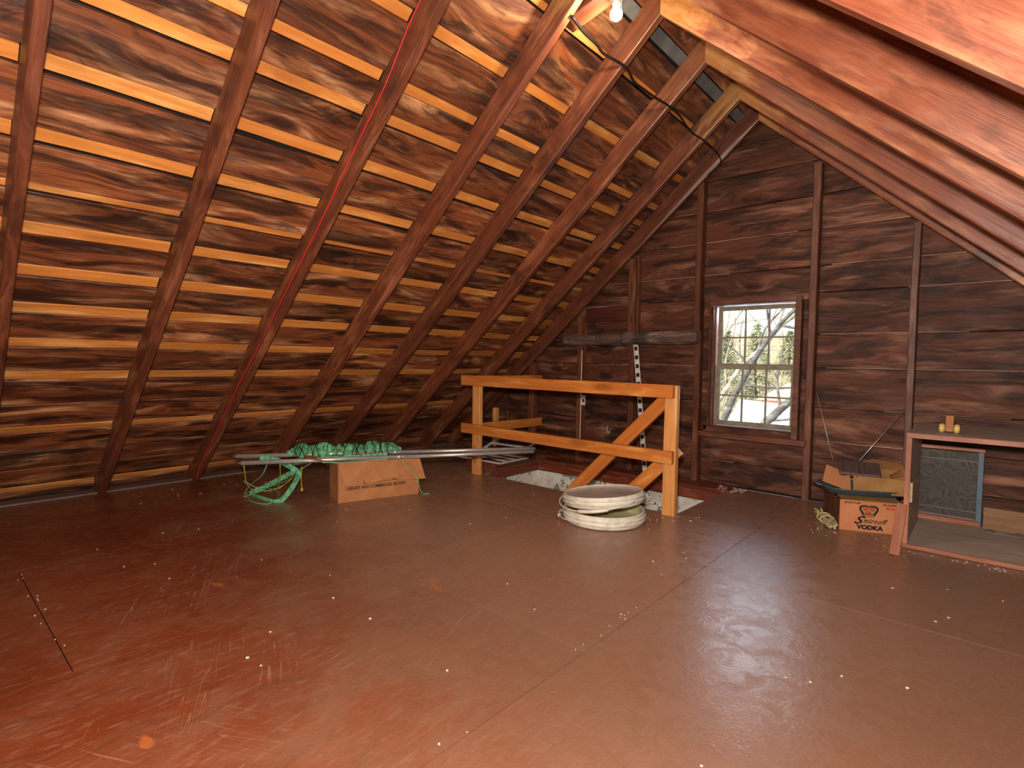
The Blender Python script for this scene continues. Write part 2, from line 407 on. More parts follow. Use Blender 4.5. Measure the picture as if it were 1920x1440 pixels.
BAT = [(.30, .335), (.64, .695), (.93, .98), (1.105, 1.16), (1.375, 1.435), (1.67, 1.73), (1.93, 1.962), (2.124, 2.185), (2.375, 2.44),
       (2.613, 2.68), (2.87, 2.935), (3.135, 3.205), (3.66, 3.715), (4.35, 4.405)]
ROWS = [(-.095, .032), (.115, .30), (.335, .64), (.695, .93), (.98, 1.105), (1.16, 1.375), (1.435, 1.67), (1.73, 1.93), (1.962, 2.124), (2.185, 2.375),
        (2.44, 2.613), (2.68, 2.87), (2.935, 3.135), (3.205, 3.43), (3.44, 3.66), (3.715, 3.925), (3.93, 4.13), (4.135, 4.35), (4.405, 4.50)]
RY = [-2.2, -1.57, -.95, -.32, .30, .915, 1.525, 2.15, 2.70, 3.30, 3.90, 4.33]     # near faces of the rafters
RT = .045
def slope_board(name, side, s0, s1, y0, y1, dep, t, mat, seg=5, wob=.003, jog=.0):
    d, n, a = S[side]; sc = (s0+s1)/2
    A = slope(side, sc+random.uniform(-jog, jog), y0, dep+t/2); B = slope(side, sc+random.uniform(-jog, jog), y1, dep+t/2)
    return board(name, A, B, d, s1-s0, t, mat, ceiling, seg, wob, .0025)
R1 = random.Random(3)
for side in 'LR':
    for i, (a, b) in enumerate(ROWS):
        if side == 'R' and a > 4.2: continue
        cuts = [YN, RY[R1.choice((3, 4))]+.022, RY[R1.choice((7, 8, 9))]+.022, YF+.05]
        gap = R1.choice((.003, .004, .006, .012)) if i not in (6, 7) else .018
        for k in range(3):
            slope_board('plank', side, a+gap, b-.002, cuts[k]+.001, cuts[k+1]-.001, DEPS[side]+R1.uniform(0, .005), .022, M_plank if side == 'L' else M_plank_shade, jog=.003)
    for i, (a, b) in enumerate(BAT):
        if side == 'L':
            for k in range(2, len(RY)):
                y0 = RY[k-1]+RT+.002; y1 = RY[k]-.003
                if k == 2: y0 = YN
                w = R1.uniform(-.003, .003)
                slope_board('batten', side, a+w, b+w, y0, y1, DEP+.002+R1.uniform(0, .004), .018, M_batten, seg=3, wob=.0015, jog=.002)
        elif a < 4.2:
            slope_board('batten', side, a, b, YN, YF, DEPS['R']+.002, .018, M_stud, seg=5)
slope_board('ridge_board', 'L', .035, .105, YN, YF, DEP-.005, .02, M_galv)
slope_board('ridge_board', 'R', .035, .105, YN, YF, DEPS['R']-.005, .02, M_plank_shade)

def rafter(side, y, k):
    """2x6 with a plumb cut at the ridge and a level cut on the floor; its near inner edge is waney"""
    d, n, a = S[side]; F = AZ/math.sin(a); D = DEPS[side]
    nseg = 16; vs, fs = [], []; R = random.Random(k*7+(side == 'R')); w0 = R.uniform(.2, 1)
    sgn = 1 if side == 'L' else -1
    for i in range(nseg+1):
        t = i/nseg
        wane = max(.003, (.006+.020*w0*max(0, noise.noise(Vector((t*4.2+k*9.1, k*3.3, sgn)))*1.6)) if 0 < i < nseg else .004)
        bow = .004*noise.noise(Vector((t*3+k, 5, sgn)))
        prof = [(0, D), (0, wane), (wane*.55, 0), (RT-.003, 0), (RT, .003), (RT, D)]
        for yy, dep in prof:
            s_top = -math.tan(a)*dep; s_bot = F+dep*math.cos(a)/math.sin(a)
            s = s_top+(s_bot-s_top)*t
            vs.append((s, (yy+bow)*sgn, dep))
    m = len(prof)
    for i in range(nseg):
        for j in range(m):
            p, q = i*m+j, i*m+(j+1) % m; fs.append((p, q, q+m, p+m) if side == 'L' else (q, p, p+m, q+m))
    fs.append(tuple(range(m))); fs.append(tuple(range(nseg*m, nseg*m+m))[::-1])
    o = mesh_obj('rafter', vs, fs, M_rafter if side == 'L' else M_rafter_r)
    bm = bmesh.new(); bm.from_mesh(o.data); bmesh.ops.recalc_face_normals(bm, faces=bm.faces[:]); bm.to_mesh(o.data); bm.free()
    # local x down the slope, y = +-world y, z = outwards
    X = d; Z = n; Y = Z.cross(X)
    mm = Matrix((X, Y, Z)).transposed().to_4x4(); mm.translation = Vector((AX, y, AZ))
    if side == 'L' and Y.y < 0 or side == 'R' and Y.y > 0:
        for v in o.data.vertices: v.co.y *= -1
        o.data.flip_normals()
    return setm(o, mm, ceiling)
for k, y in enumerate(RY):
    rafter('L', y, k); rafter('R', y, k+30)

# floor: joist deck with a stair hole, painted sheets on top
HX0, HX1, HY0, HY1 = -3.30, -1.50, 3.345, 4.16
floor = None
def slab(name, x0, x1, y0, y1, z0, z1, mat, parent=None): return box(name, (x0, y0, z0), (x1, y1, z1), mat, parent)
def deck():
    bm = bmesh.new()
    for x0, x1, y0, y1 in ((-5.1, 2.3, YN, HY0), (-5.1, HX0, HY0, HY1), (HX1, 2.3, HY0, HY1), (-5.1, 2.3, HY1, YF+.02)):
        r = bmesh.ops.create_cube(bm, size=1)['verts']
        for v in r: v.co = Vector(((x0+x1)/2+v.co.x*(x1-x0), (y0+y1)/2+v.co.y*(y1-y0), -.048+v.co.z*.056))
    return bm_obj('floor', bm, M_joist)
floor = tag(deck(), 'attic floor of brown painted plywood sheets with a stair hole by the window wall', kind='structure')
SH = [(-4.72, -3.30, YN, -.60), (-4.72, -3.30, -.60, 1.85), (-4.72, -3.30, 1.85, 4.38),
      (-3.30, -2.12, YN, .34), (-3.30, -2.12, .34, 2.75), (-3.30, -2.12, 2.75, HY0),
      (-2.12, -1.0, YN, -.9), (-2.12, -1.0, -.9, 1.54), (-2.12, -1.0, 1.54, HY0), (HX1, -1.0, HY0, 4.38),
      (-1.0, .20, YN, .1), (-1.0, .20, .1, 2.55), (-1.0, .20, 2.55, 4.38),
      (.20, 1.40, YN, -1.1), (.20, 1.40, -1.1, 1.35), (.20, 1.40, 1.35, 3.8), (.20, 1.40, 3.8, 4.38), (1.40, 2.02, YN, 4.38)]
for i, (x0, x1, y0, y1) in enumerate(SH):
    g_ = .0018
    dz = random.Random(i).uniform(-.0006, .0006)
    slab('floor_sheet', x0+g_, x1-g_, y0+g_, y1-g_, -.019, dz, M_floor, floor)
tr = board('trim_1', (-4.80, YN, .006), (-4.80, 4.38, .006), (1, 0, 0), .16, .012, plain('grey_eave_strip', '#6a5148', .6, var=.4), None, 6)
tag(tr, 'grey painted board lying along the foot of the left roof slope', kind='structure')

# stairwell under the hole
W = []
sw = mesh_obj('wall_stairwell',
    [(HX0-.02, HY0-.02, -2.4), (HX1+.02, HY0-.02, -2.4), (HX1+.02, HY1+.02, -2.4), (HX0-.02, HY1+.02, -2.4),
     (HX0-.02, HY0-.02, -.077), (HX1+.02, HY0-.02, -.077), (HX1+.02, HY1+.02, -.077), (HX0-.02, HY1+.02, -.077)],
    [(0, 1, 2, 3), (0, 4, 5, 1), (1, 5, 6, 2), (2, 6, 7, 3), (3, 7, 4, 0)], M_plaster)
tag(sw, 'peeling white plaster lining of the stairwell', kind='structure')
for i in range(7):
    z = -2.2+i*.2; x = HX0+.2+i*.22
    box('stair_tread', (x, HY0, z-.03), (x+.25, HY1, z), M_joist, sw)
board('stair_header', (HX0, HY1-.012, -.040), (HX1, HY1-.012, -.040), (0, 0, 1), .076, .024, M_joist, sw)
board('stair_header', (HX0+.012, HY0, -.040), (HX0+.012, HY1-.03, -.040), (0, 0, 1), .076, .024, M_joist, sw)
for p, q, r_ in (((HX0+.45, HY1+.005, -.10), (HX1-.6, HY1+.005, -.21), .012), ((HX0+.3, HY1+.005, -.09), (HX1-.4, HY1+.005, -.15), .008)):
    tube('old_pipe', [p, q], r_, M_white, sw, 6, 0)

# far gable wall
def roof_x(z, side, d=DEP+.02):
    a = AL if side == 'L' else AR
    w = (AZ+d/math.cos(a)-z)/math.tan(a); return AX-w if side == 'L' else AX+w
WX0, WX1, WZ0, WZ1 = -1.735, -1.045, .45, 1.49         # rough opening of the window
def gable_skin(name, y0, y1, hole):
    zt = AZ+(DEP+.02)/math.cos(AL); prof_l, prof_r = roof_x(-.02, 'L'), roof_x(-.02, 'R')
    bm = bmesh.new()
    x0, x1, z0, z1 = hole
    def cell(pts):
        a = [bm.verts.new((x, y0, z)) for x, z in pts]; b = [bm.verts.new((x, y1, z)) for x, z in pts]
        bm.faces.new(a); bm.faces.new(b[::-1])
        for i in range(len(pts)): j = (i+1) % len(pts); bm.faces.new((a[i], b[i], b[j], a[j]))
    cell([(prof_l, -.02), (x0, -.02), (x0, AZ+(DEP+.02)/math.cos(AL)-(AX-x0)*math.tan(AL) if x0 < AX else zt)])
    cell([(x0, -.02), (x1, -.02), (x1, z0), (x0, z0)])
    cell([(x0, z1), (x1, z1), (x1, zt-(x1-AX)*math.tan(AR)), (AX, zt), (x0, zt-(AX-x0)*math.tan(AL))])
    cell([(x1, -.02), (prof_r, -.02), (x1, zt-(x1-AX)*math.tan(AR))])
    return bm_obj(name, bm, M_felt)
wall = tag(gable_skin('wall_far', YF+.022, YF+.10, (WX0, WX1, WZ0, WZ1)), 'gable wall of stained horizontal boards with studs around the window', kind='structure')
ZB = [0, .192, .436, .683, .975, 1.221, 1.526, 1.722, 1.992, 2.239, 2.49, 2.72, 2.95]
def gable_plank(z0, z1, xa, xb, y, par, inw, rs):
    """horizontal board, ends cut to the roof where xa or xb is None"""
    L0 = xa if xa is not None else roof_x(z0, 'L', DEP); L1 = xa if xa is not None else min(roof_x(z1, 'L', DEP), AX-.01)
    Q0 = xb if xb is not None else roof_x(z0, 'R', DEP); Q1 = xb if xb is not None else max(roof_x(z1, 'R', DEP), AX+.01)
    if Q0-L0 < .03: return
    xm = (L0+Q0)/2; zm = (z0+z1)/2; h = (z1-z0)/2; n = 8
    vs, fs = [], []; t = .02; c = .006
    for i in range(n+1):
        f = i/n; e = .004*noise.noise(Vector((f*5+rs, rs, 0))); e2 = .004*noise.noise(Vector((f*5+rs+.0, rs+9, 0)))
        xl = L0+(Q0-L0)*f-xm; xh = L1+(Q1-L1)*f-xm
        # chamfered top edge catches light; local y = up, local z = into the room
        vs += [(xl, -h+.002+e, 0), (xl, -h+.002+e, t-.002), (xl, -h+.005+e, t), (xh, h-c+e2, t), (xh, h-.001+e2, t-c), (xh, h-.001+e2, 0)]
    for i in range(n):
        for k in range(6): a, b = i*6+k, i*6+(k+1) % 6; fs.append((a, b, b+6, a+6))
    fs += [tuple(range(6)), tuple(range(n*6, n*6+6))[::-1]]
    bm = bmesh.new(); vv = [bm.verts.new(v) for v in vs]
    for f in fs: bm.faces.new([vv[i] for i in f])
    o = bm_obj('plank', bm, M_gable)
    X = Vector((1, 0, 0)) if inw < 0 else Vector((-1, 0, 0)); Z = Vector((0, inw, 0)); Y = Z.cross(X)
    mm = Matrix((X, Y, Z)).transposed().to_4x4(); mm.translation = Vector((xm, y, zm))
    if inw > 0:
        for v in o.data.vertices: v.co.x *= -1
        o.data.flip_normals()
    return setm(o, mm, par)
RG = random.Random(11)
for par, y, inw, hole in ((wall, YF+.021, -1, (WX0, WX1, WZ0, WZ1)),):
    for i in range(len(ZB)-1):
        z0, z1 = ZB[i], ZB[i+1]
        if z0 > 2.72: pass
        segs = []
        if z0 < hole[3]-.02 and z1 > hole[2]+.02:
            segs = [(None, hole[0]), (hole[1], RG.choice((-.37, .45))), ]
            segs.append((segs[1][1], None))
        elif z0 < 2.2:
            j = RG.choice((-2.42, -1.8, -.96, -.37)) ; segs = [(None, j), (j, None)]
        else: segs = [(None, None)]
        for xa, xb in segs:
            zz0, zz1 = z0, z1
            if xa == hole[0] or xb == hole[0] or xa == hole[1]: pass
            gable_plank(zz0, zz1, xa, xb, y-RG.uniform(0, .004), par, inw, RG.uniform(0, 99))
M_edge = wood('pale_joint_wood', '#7e5c48', '#a07c64', '#b8967c', .1, '#4a3022', .6, .5, .2, .2)
for z in ZB[1:9]:
    for k in range(2):
        xa = max(roof_x(z, 'L')+.1, RG.uniform(-3.4, -1.9) if k == 0 else RG.uniform(-1.0, -.4)); xb = min(xa+RG.uniform(.5, 1.3), roof_x(z, 'R')-.1)
        if k == 0 and z > WZ0-.05 and z < WZ1+.05: xb = min(xb, WX0-.03)
        if xb-xa > .2: board('joint_edge', (xa, YF+.003, z), (xb, YF+.003, z), (0, 0, 1), .0045, .012, M_edge, wall, 4, .001, .0008)
# pieces above and below the window
gable_plank(.192, .45, WX0, WX1, YF+.021, wall, -1, 4.); gable_plank(1.49, 1.526, WX0, WX1, YF+.021, wall, -1, 5.)

# studs: (left edge, width, top z, bottom z)
def stud(x, w, zt, zb=0, y=4.375, d=.09, mat=None, seg=8):
    return board('stud', (x+w/2, y+d/2, zb), (x+w/2, y+d/2, zt), (1, 0, 0), w, d, mat or M_stud, wall, seg, .003, .004)
stud(-.992, .048, 2.44); stud(-.398, .042, 1.93)
stud(-1.848, .050, 2.49, 1.26); stud(-1.835, .050, 1.26, 0)
stud(-2.445, .050, 1.92); stud(-2.462, .018, 1.92, 1.22, 4.37, .10)
stud(-2.392, .014, 1.95, 1.1, 4.40, .06)
stud(-3.005, .050, 1.42); stud(-4.155, .05, .46, 0, 4.40, .06, M_pine2); stud(-3.98, .03, .44, 0, 4.43, .04)
stud(.22, .045, 1.40); stud(.84, .045, .85)
board('fire_block', (-2.95, 4.44, 1.44), (-2.45, 4.44, 1.44), (0, 0, 1), .13, .04, wood('dark_red_board', '#2c0f0a', '#4a1c12', '#5a2a1c', .3), wall, 4)
board('sole_plate', (-4.7, 4.415, .012), (HX0+.05, 4.415, .012), (0, 1, 0), .09, .04, M_stud, wall)
board('sole_plate', (HX0, 4.30, .0), (-1.45, 4.30, .0), (0, 1, 0), .20, .03, M_joist, wall, 8, .008)

# near gable wall (behind the camera)
wn = tag(gable_skin('wall_near', YN-.10, YN-.022, (WX0, WX1, 1.0, 1.001)), 'near gable wall of horizontal boards behind the viewer', kind='structure')
for i in range(len(ZB)-1):
    z0, z1 = ZB[i], ZB[i+1]
    gable_plank(z0, z1, None, None, YN-.021, wn, 1, i)

# ------------------------------------------------------------------ window
glass_m = N('window_glass')
gl = glass_m.n('BsdfGlossy'); gl.inputs['Roughness'].default_value = .02; tb = glass_m.n('BsdfTransparent'); tb.inputs[0].default_value = (.95, .97, .96, 1)
mx = glass_m.n('MixShader'); fr = glass_m.n('Fresnel'); fr.inputs[0].default_value = 1.45
glass_m.t.links.new(fr.outputs[0], mx.inputs[0]); glass_m.t.links.new(tb.outputs[0], mx.inputs[1]); glass_m.t.links.new(gl.outputs[0], mx.inputs[2])
glass_m.t.links.new(mx.outputs[0], glass_m.out.inputs[0]); M_glass = glass_m.m

def make_window(name, flip, yin):
    """double-hung six over six; built at the far wall, y grows outwards"""
    def Y(y): return yin+(y-4.38)*flip
    def bx(nm, x0, x1, y0, y1, z0, z1, mat, par, bev=.002):
        a, b = sorted((Y(y0), Y(y1))); return box(nm, (x0, a, z0), (x1, b, z1), mat, par, bev)
    bm = bmesh.new()
    for x0, x1, z0, z1 in ((WX0, WX0+.022, WZ0, WZ1), (WX1-.022, WX1, WZ0, WZ1), (WX0, WX1, WZ1-.025, WZ1), (WX0, WX1, WZ0, WZ0+.03)):
        r = bmesh.ops.create_cube(bm, size=1)['verts']; a, b = sorted((Y(4.40), Y(4.60)))
        for v in r: v.co = Vector(((x0+x1)/2+v.co.x*(x1-x0), (a+b)/2+v.co.y*(b-a), (z0+z1)/2+v.co.z*(z1-z0)))
    w = tag(bm_obj(name, bm, M_stud), kind='structure')
    bx('casing', WX0-.03, WX0+.014, 4.385, 4.425, WZ0-.0, WZ1+.02, M_gable, w); bx('casing', WX1-.03, WX1+.012, 4.36, 4.41, WZ0-.01, WZ1+.01, M_stud, w)
    bx('casing', WX1+.014, WX1+.055, 4.41, 4.44, WZ0-.02, WZ1+.0, M_gable, w)
    bx('head_casing', WX0-.03, WX1+.05, 4.39, 4.43, WZ1-.02, WZ1+.03, M_stud, w)
    bx('sill', WX0-.04, WX1+.07, 4.35, 4.50, WZ0-.055, WZ0-.01, M_stud, w); bx('stool', WX0-.012, WX1+.0, 4.385, 4.465, WZ0-.012, WZ0+.036, M_gable, w)
    for x in (WX0+.022, WX0+.040): bx('stop_bead', x, x+.010, 4.43, 4.455, WZ0+.03, WZ1-.03, M_stud, w)
    bx('stop_bead', WX1-.034, WX1-.022, 4.43, 4.455, WZ0+.03, WZ1-.03, M_stud, w)
    gx0, gx1 = -1.650, -1.112
    for up_, (zb, zt, yy) in enumerate(((.530, .950, 4.46), (.995, 1.425, 4.495))):
        sx0, sx1 = gx0-.036, gx1+.034
        s_ = bx('sash', sx0, gx0, yy, yy+.03, zb-.036, zt+.034, M_sash, w)     # left stile carries the rest
        bx('stile', gx1, sx1, yy, yy+.03, zb-.036, zt+.034, M_sash, s_)
        bx('rail', gx0, gx1, yy, yy+.03, zb-.038 if up_ == 0 else zb-.036, zb, M_sash, s_); bx('rail', gx0, gx1, yy, yy+.03, zt, zt+.034, M_sash, s_)
        m1, m2 = gx0+(gx1-gx0)/3, gx0+(gx1-gx0)*2/3; zm = (zb+zt)/2-.004
        for m_ in (m1, m2): bx('muntin', m_-.006, m_+.006, yy+.004, yy+.026, zb, zt, M_sash, s_, .001)
        xs = (gx0, m1-.006, m1+.006, m2-.006, m2+.006, gx1)
        for k in (0, 2, 4): bx('muntin', xs[k], xs[k+1], yy+.004, yy+.026, zm-.006, zm+.006, M_sash, s_, .001)
        for k in (0, 2, 4):
            for za, zc in ((zb, zm-.006), (zm+.006, zt)):
                bx('pane', xs[k], xs[k+1], yy+.013, yy+.016, za, zc, M_glass, s_, 0)
    return w
make_window('window_1', 1, 4.38)

# ------------------------------------------------------------------ stair railing
rail = empty('stair_railing', (-2.45, 3.33, 0), 0, 'orange pine two-rail guard around the stair hole', 'railing')
board('post', (-3.305, 3.312, 0), (-3.305, 3.312, .845), (1, 0, 0), .089, .038, M_pine2, rail)
board('post', (-1.525, 3.312, 0), (-1.525, 3.312, .848), (1, 0, 0), .085, .045, M_pine2, rail)
board('post', (-3.515, 4.33, 0.03), (-3.515, 4.33, .97), (1, 0, 0), .06, .07, M_stud, rail)
board('top_rail', (-3.455, 3.272, .815), (-1.497, 3.272, .810), (0, 0, 1), .085, .036, M_pine, rail)
board('mid_rail', (-3.450, 3.272, .397), (-1.492, 3.272, .383), (0, 0, 1), .082, .036, M_pine, rail)
board('side_rail', (-3.452, 3.30, .812), (-3.458, 4.385, .80), (0, 0, 1), .085, .036, M_pine, rail)
board('side_rail', (-3.40, 3.335, .388), (-3.455, 4.385, .366), (0, 0, 1), .085, .036, M_pine, rail)
board('brace', (-1.535, 3.366, .81), (-2.44, 3.366, -.10), (-1, 0, 1), .088, .036, M_pine, rail)
board('brace', (-1.50, 3.366, .43), (-2.02, 3.366, -.10), (-1, 0, 1), .088, .036, M_pine, rail)

# ------------------------------------------------------------------ log across the studs, with wire
lg = empty('log_beam', (-2.5, 4.34, 1.2), 0, 'rough grey split log nailed level across the studs left of the window', 'beam')
def log_mesh():
    vs, fs = [], []; n, s = 26, 10; L = 1.35
    for i in range(n+1):
        t = i/n; x = -.64+L*t; r = .050+.010*noise.noise(Vector((t*6, 1, 0)))
        if t < .14: r *= .62+.38*(t/.14)**.6
        for k in range(s):
            a = 2*PI*k/s; rr = r*(1+.16*noise.noise(Vector((t*9, math.cos(a)*1.3, math.sin(a)*1.3))))
            vs.append((x, rr*math.cos(a)*.75, rr*math.sin(a)*1.12+.008*t))
    for i in range(n):
        for k in range(s): a, b = i*s+k, i*s+(k+1) % s; fs.append((a, b, b+s, a+s))
    fs += [tuple(range(s))[::-1], tuple(range(n*s, n*s+s))]
    return vs, fs
o = mesh_obj('log', *log_mesh(), M_log, lg)
def wire_wrap(x, turns, r, par, drop=0):
    pts = []
    for i in range(turns*10+1):
        a = 2*PI*i/10; pts.append((x+i*.004, math.cos(a)*r*.85, math.sin(a)*(r*1.12+(drop if math.sin(a) < -.5 and i % 20 > 9 else 0))))
    tube('wire', pts, .0028, M_black, par, 5, 2)
wire_wrap(-.26, 2, .058, lg, .0); wire_wrap(.00, 1, .058, lg)
tube('wire', [(-.23, -.05, -.04), (-.19, -.055, -.12), (-.14, -.05, -.135), (-.08, -.05, -.09), (-.07, -.05, -.03)], .0028, M_black, lg, 5, 4)

# ------------------------------------------------------------------ bulb on its collar piece
lamp = empty('ceiling_bulb', (-1.372, 2.26, 2.622), 0, 'bare lit light bulb in a white porcelain holder near the ridge', 'light')
lathe('porcelain_base', [(.0, .115), (.052, .115), (.055, .105), (.050, .088), (.030, .080), (.0, .080)], M_white, lamp, 32)
lathe('socket', [(.0, .085), (.021, .085), (.021, .045), (.017, .035), (.0, .035)], M_white, lamp, 24)
em = N('bulb_glow'); em.b.inputs['Emission Color'].default_value = (1, .86, .62, 1); em.b.inputs['Emission Strength'].default_value = 26; em.fin((1, 1, 1, 1), .3)
lathe('bulb', [(.0, .042), (.013, .040), (.016, .028), (.027, .012), (.030, -.002), (.026, -.016), (.014, -.026), (.0, -.029)], em.m, lamp, 24)
tube('pull_chain', [(.025, 0, .08), (.027, .0, .04), (.027, .002, .0)], .0012, M_white, lamp, 5, 3)
pl_ = light('POINT', 'bulb_light', (0, 0, 0), 30, (1, .80, .55), .03); pl_.parent = lamp; pl_.location = (0, 0, -.045)
cl = board('collar_board', (-1.655, 2.25, 2.70), (-1.10, 2.25, 2.815), (0, 0, 1), .085, .10, M_rafter, None)
tag(cl, 'short orange brown board between the rafters carrying the bulb holder', 'board')

CABLE = [(-1.567, 2.179, 2.651), (-1.581, 2.305, 2.639), (-1.585, 2.424, 2.636), (-1.594, 2.498, 2.628), (-1.589, 2.589, 2.632), (-1.582, 2.694, 2.638), (-1.587, 2.771, 2.634), (-1.604, 2.859, 2.619), (-1.603, 2.992, 2.62), (-1.601, 3.097, 2.622), (-1.592, 3.28, 2.63), (-1.591, 3.425, 2.63), (-1.609, 3.58, 2.615), (-1.618, 3.726, 2.607), (-1.613, 3.908, 2.611), (-1.616, 4.103, 2.609), (-1.631, 4.269, 2.596), (-1.658, 4.331, 2.573), (-1.743, 4.316, 2.501)]
cb = tube('electric_cable', CABLE, lambda t: .0085-.0045*t, M_black); tag(cb, 'black electric cable stapled under the left rafters below the ridge', 'cable')
RED = [(-1.80, 1.520, 2.64), (-1.893, 1.520, 2.538), (-1.981, 1.520, 2.454), (-2.145, 1.520, 2.26), (-2.331, 1.520, 2.09), (-2.523, 1.520, 1.918), (-2.669, 1.520, 1.775), (-2.909, 1.520, 1.564), (-3.034, 1.520, 1.456), (-3.235, 1.520, 1.282), (-3.533, 1.520, 1.024), (-3.809, 1.520, 0.796), (-4.059, 1.520, 0.569), (-4.313, 1.520, 0.341), (-4.534, 1.520, 0.138), (-4.60, 1.520, 0.02)]
rs = tube('red_string', RED, .0022, M_red, None, 6, 3); tag(rs, 'thin red string running down the side of a left rafter', 'string')

# ------------------------------------------------------------------ movers' carton with net poles
bu = Vector((.168, .561, 0)).normalized(); bv = Vector((-bu.y, bu.x, 0))       # along the front, to the back
C0 = Vector((-3.293, 1.965, 0)); BW, BD, BH = .585, .24, .275
ct = empty('cardboard_box', C0, math.atan2(bu.y, bu.x), 'tan cardboard moving carton with a torn front flap, under the net poles', 'box')
tk = .004
# local: x along the front, y to the back
box('front_panel', (0, 0, 0), (BW, tk, BH), M_card, ct); box('back_panel', (0, BD-tk, 0), (BW, BD, BH), M_card, ct)
box('side_panel', (0, tk, 0), (tk, BD-tk, BH), M_card, ct); box('side_panel', (BW-tk, tk, 0), (BW, BD-tk, BH), M_card, ct)
box('bottom_panel', (tk, tk, 0), (BW-tk, BD-tk, tk), M_card_in, ct)
def sheet(name, outline, z_of, mat, par, m, t=.004):
    """flat cardboard with a cut outline (u,v), thickness t, placed by matrix m"""
    bm = bmesh.new(); f = bm.faces.new([bm.verts.new((u, v, 0)) for u, v in outline])
    r = bmesh.ops.extrude_face_region(bm, geom=[f]); 
    for v in [e for e in r['geom'] if isinstance(e, bmesh.types.BMVert)]: v.co.z += t
    o = bm_obj(name, bm, mat); o.parent = par; o.matrix_basis = m; return o
# front flap hangs over the front, torn along its lower edge: u along the front, v downwards
flap = [(.0, 0), (BW, 0), (BW+.04, .185), (.50, .176), (.41, .168), (.40, .155), (.20, .172), (.175, .165), (.165, .145), (.16, .185), (.035, .178), (.012, .05)]
mf = Matrix(((1, 0, 0, 0), (0, -.17, -.985, -.002), (0, -.90, .17, BH+.004), (0, 0, 0, 1)))
sheet('front_flap', flap, None, M_card, ct, mf)
ml = Matrix.Translation((0, 0, BH-.005)) @ Matrix.Rotation(math.radians(14), 4, 'Y')
sheet('side_flap', [(0, 0), (-.20, .02), (-.20, .17), (0, BD)], None, M_card, ct, ml)
mb = Matrix.Translation((0, BD, BH)) @ Matrix.Rotation(math.radians(-35), 4, 'X')
sheet('back_flap', [(0, 0), (BW, 0), (BW, .13), (0, .13)], None, M_card, ct, mb)
def face_m(par, x, z, y=-.0008):          # text plane on the front of a thing (x right, z up)
    return pm(par) @ Matrix(((1, 0, 0, x), (0, 0, -1, y), (0, 1, 0, z), (0, 0, 0, 1)))
text_mesh('lettering', 'LIBRARY AND COMMERCIAL MOVERS', .030, M_inkb, face_m(ct, .27, .092, -.0008), ct, shear=.15, width=.43, bold=.0007)
text_mesh('lettering', 'EHA', .05, M_inkb, face_m(ct, .20, .135, -.0008), ct, bold=.001); text_mesh('lettering', 'ED', .05, M_inkb, face_m(ct, .41, .140, -.0008), ct, bold=.001)

def pole(a, b, lab):
    r = empty('net_pole', a, 0, lab, 'pole', 'aluminium net poles'); A, B = Vector(a), Vector(b); v = B-A
    vs, fs = tube_data([Vector((0, 0, 0)), v*.5], .0155, 14); mesh_obj('lower_tube', vs, fs, M_alu, r, True)
    vs, fs = tube_data([v*.5, v], .0135, 14); mesh_obj('upper_tube', vs, fs, M_alu, r, True)
    vs, fs = tube_data([v*.49, v*.51], .0165, 14); mesh_obj('sleeve', vs, fs, M_alu, r, True)
    vs, fs = tube_data([Vector((0, 0, 0)), -v.normalized()*.02], .008, 8); mesh_obj('spigot', vs, fs, M_iron, r, True)
    return r


PA, PB = Vector((-3.930, 1.552, .293)), Vector((-2.690, 3.345, .293))
QA, QB = Vector((-3.660, 1.476, .293)), Vector((-2.603, 3.222, .293))
pole(PA, PB, 'longer grey metal net pole lying across the carton, the rear of the two')
pole(QA, QB, 'grey metal net pole lying across the carton, the front of the two')

# rolled green net on the poles
nt = empty('sports_net', (-3.55, 2.2, .30), 0, 'rolled green sports net with webbing loops and cords, wound round the poles over the carton', 'net')
NW = -nt.location
def lc(pts): return [Vector(p)+NW for p in pts]
def roll():
    a, b = Vector((-3.75, 1.83, .308)), Vector((-3.33, 2.52, .308)); n, s = 70, 14; vs, fs = [], []
    d = (b-a).normalized(); u = Vector((0, 0, 1)); v = d.cross(u).normalized()
    for i in range(n+1):
        t = i/n; c = a+(b-a)*t+NW
        env = (.35+.65*min(1, min(t, 1-t)*9))*(1.15-.3*t)
        for k in range(s):
            an = 2*PI*k/s; r = env*(.040+.020*noise.noise(Vector((t*26, math.cos(an)*1.2, math.sin(an)*1.2)))+.008*math.sin(t*95+an*2))
            vs.append(c+v*math.cos(an)*r*1.1+u*math.sin(an)*r)
    for i in range(n):
        for k in range(s): p, q = i*s+k, i*s+(k+1) % s; fs.append((p, q, q+s, p+s))
    fs += [tuple(range(s))[::-1], tuple(range(n*s, n*s+s))]
    return vs, fs, (a, b, d, u, v)
vs, fs, (ra, rb, rd, ru, rv) = roll(); mesh_obj('rolled_net', vs, fs, M_green, nt)
RN = random.Random(5)
for k in range(9):                                   # loose folds of the green edge band
    t = min(.97, max(.03, .04+.92*k/8+RN.uniform(-.06, .06))); c = ra+(rb-ra)*t+NW; h = .050+RN.uniform(0, .018); lean = RN.uniform(-.10, .10)
    pts = [c+rv*-.05+ru*-.02, c+rv*-.045+ru*.03+rd*lean*.4, c+ru*h+rd*lean, c+rv*.045+ru*.03+rd*lean*1.3, c+rv*.05+ru*-.03+rd*lean]
    ribbon('band_fold', pts, .034, .0025, rd, M_green, nt, 3)
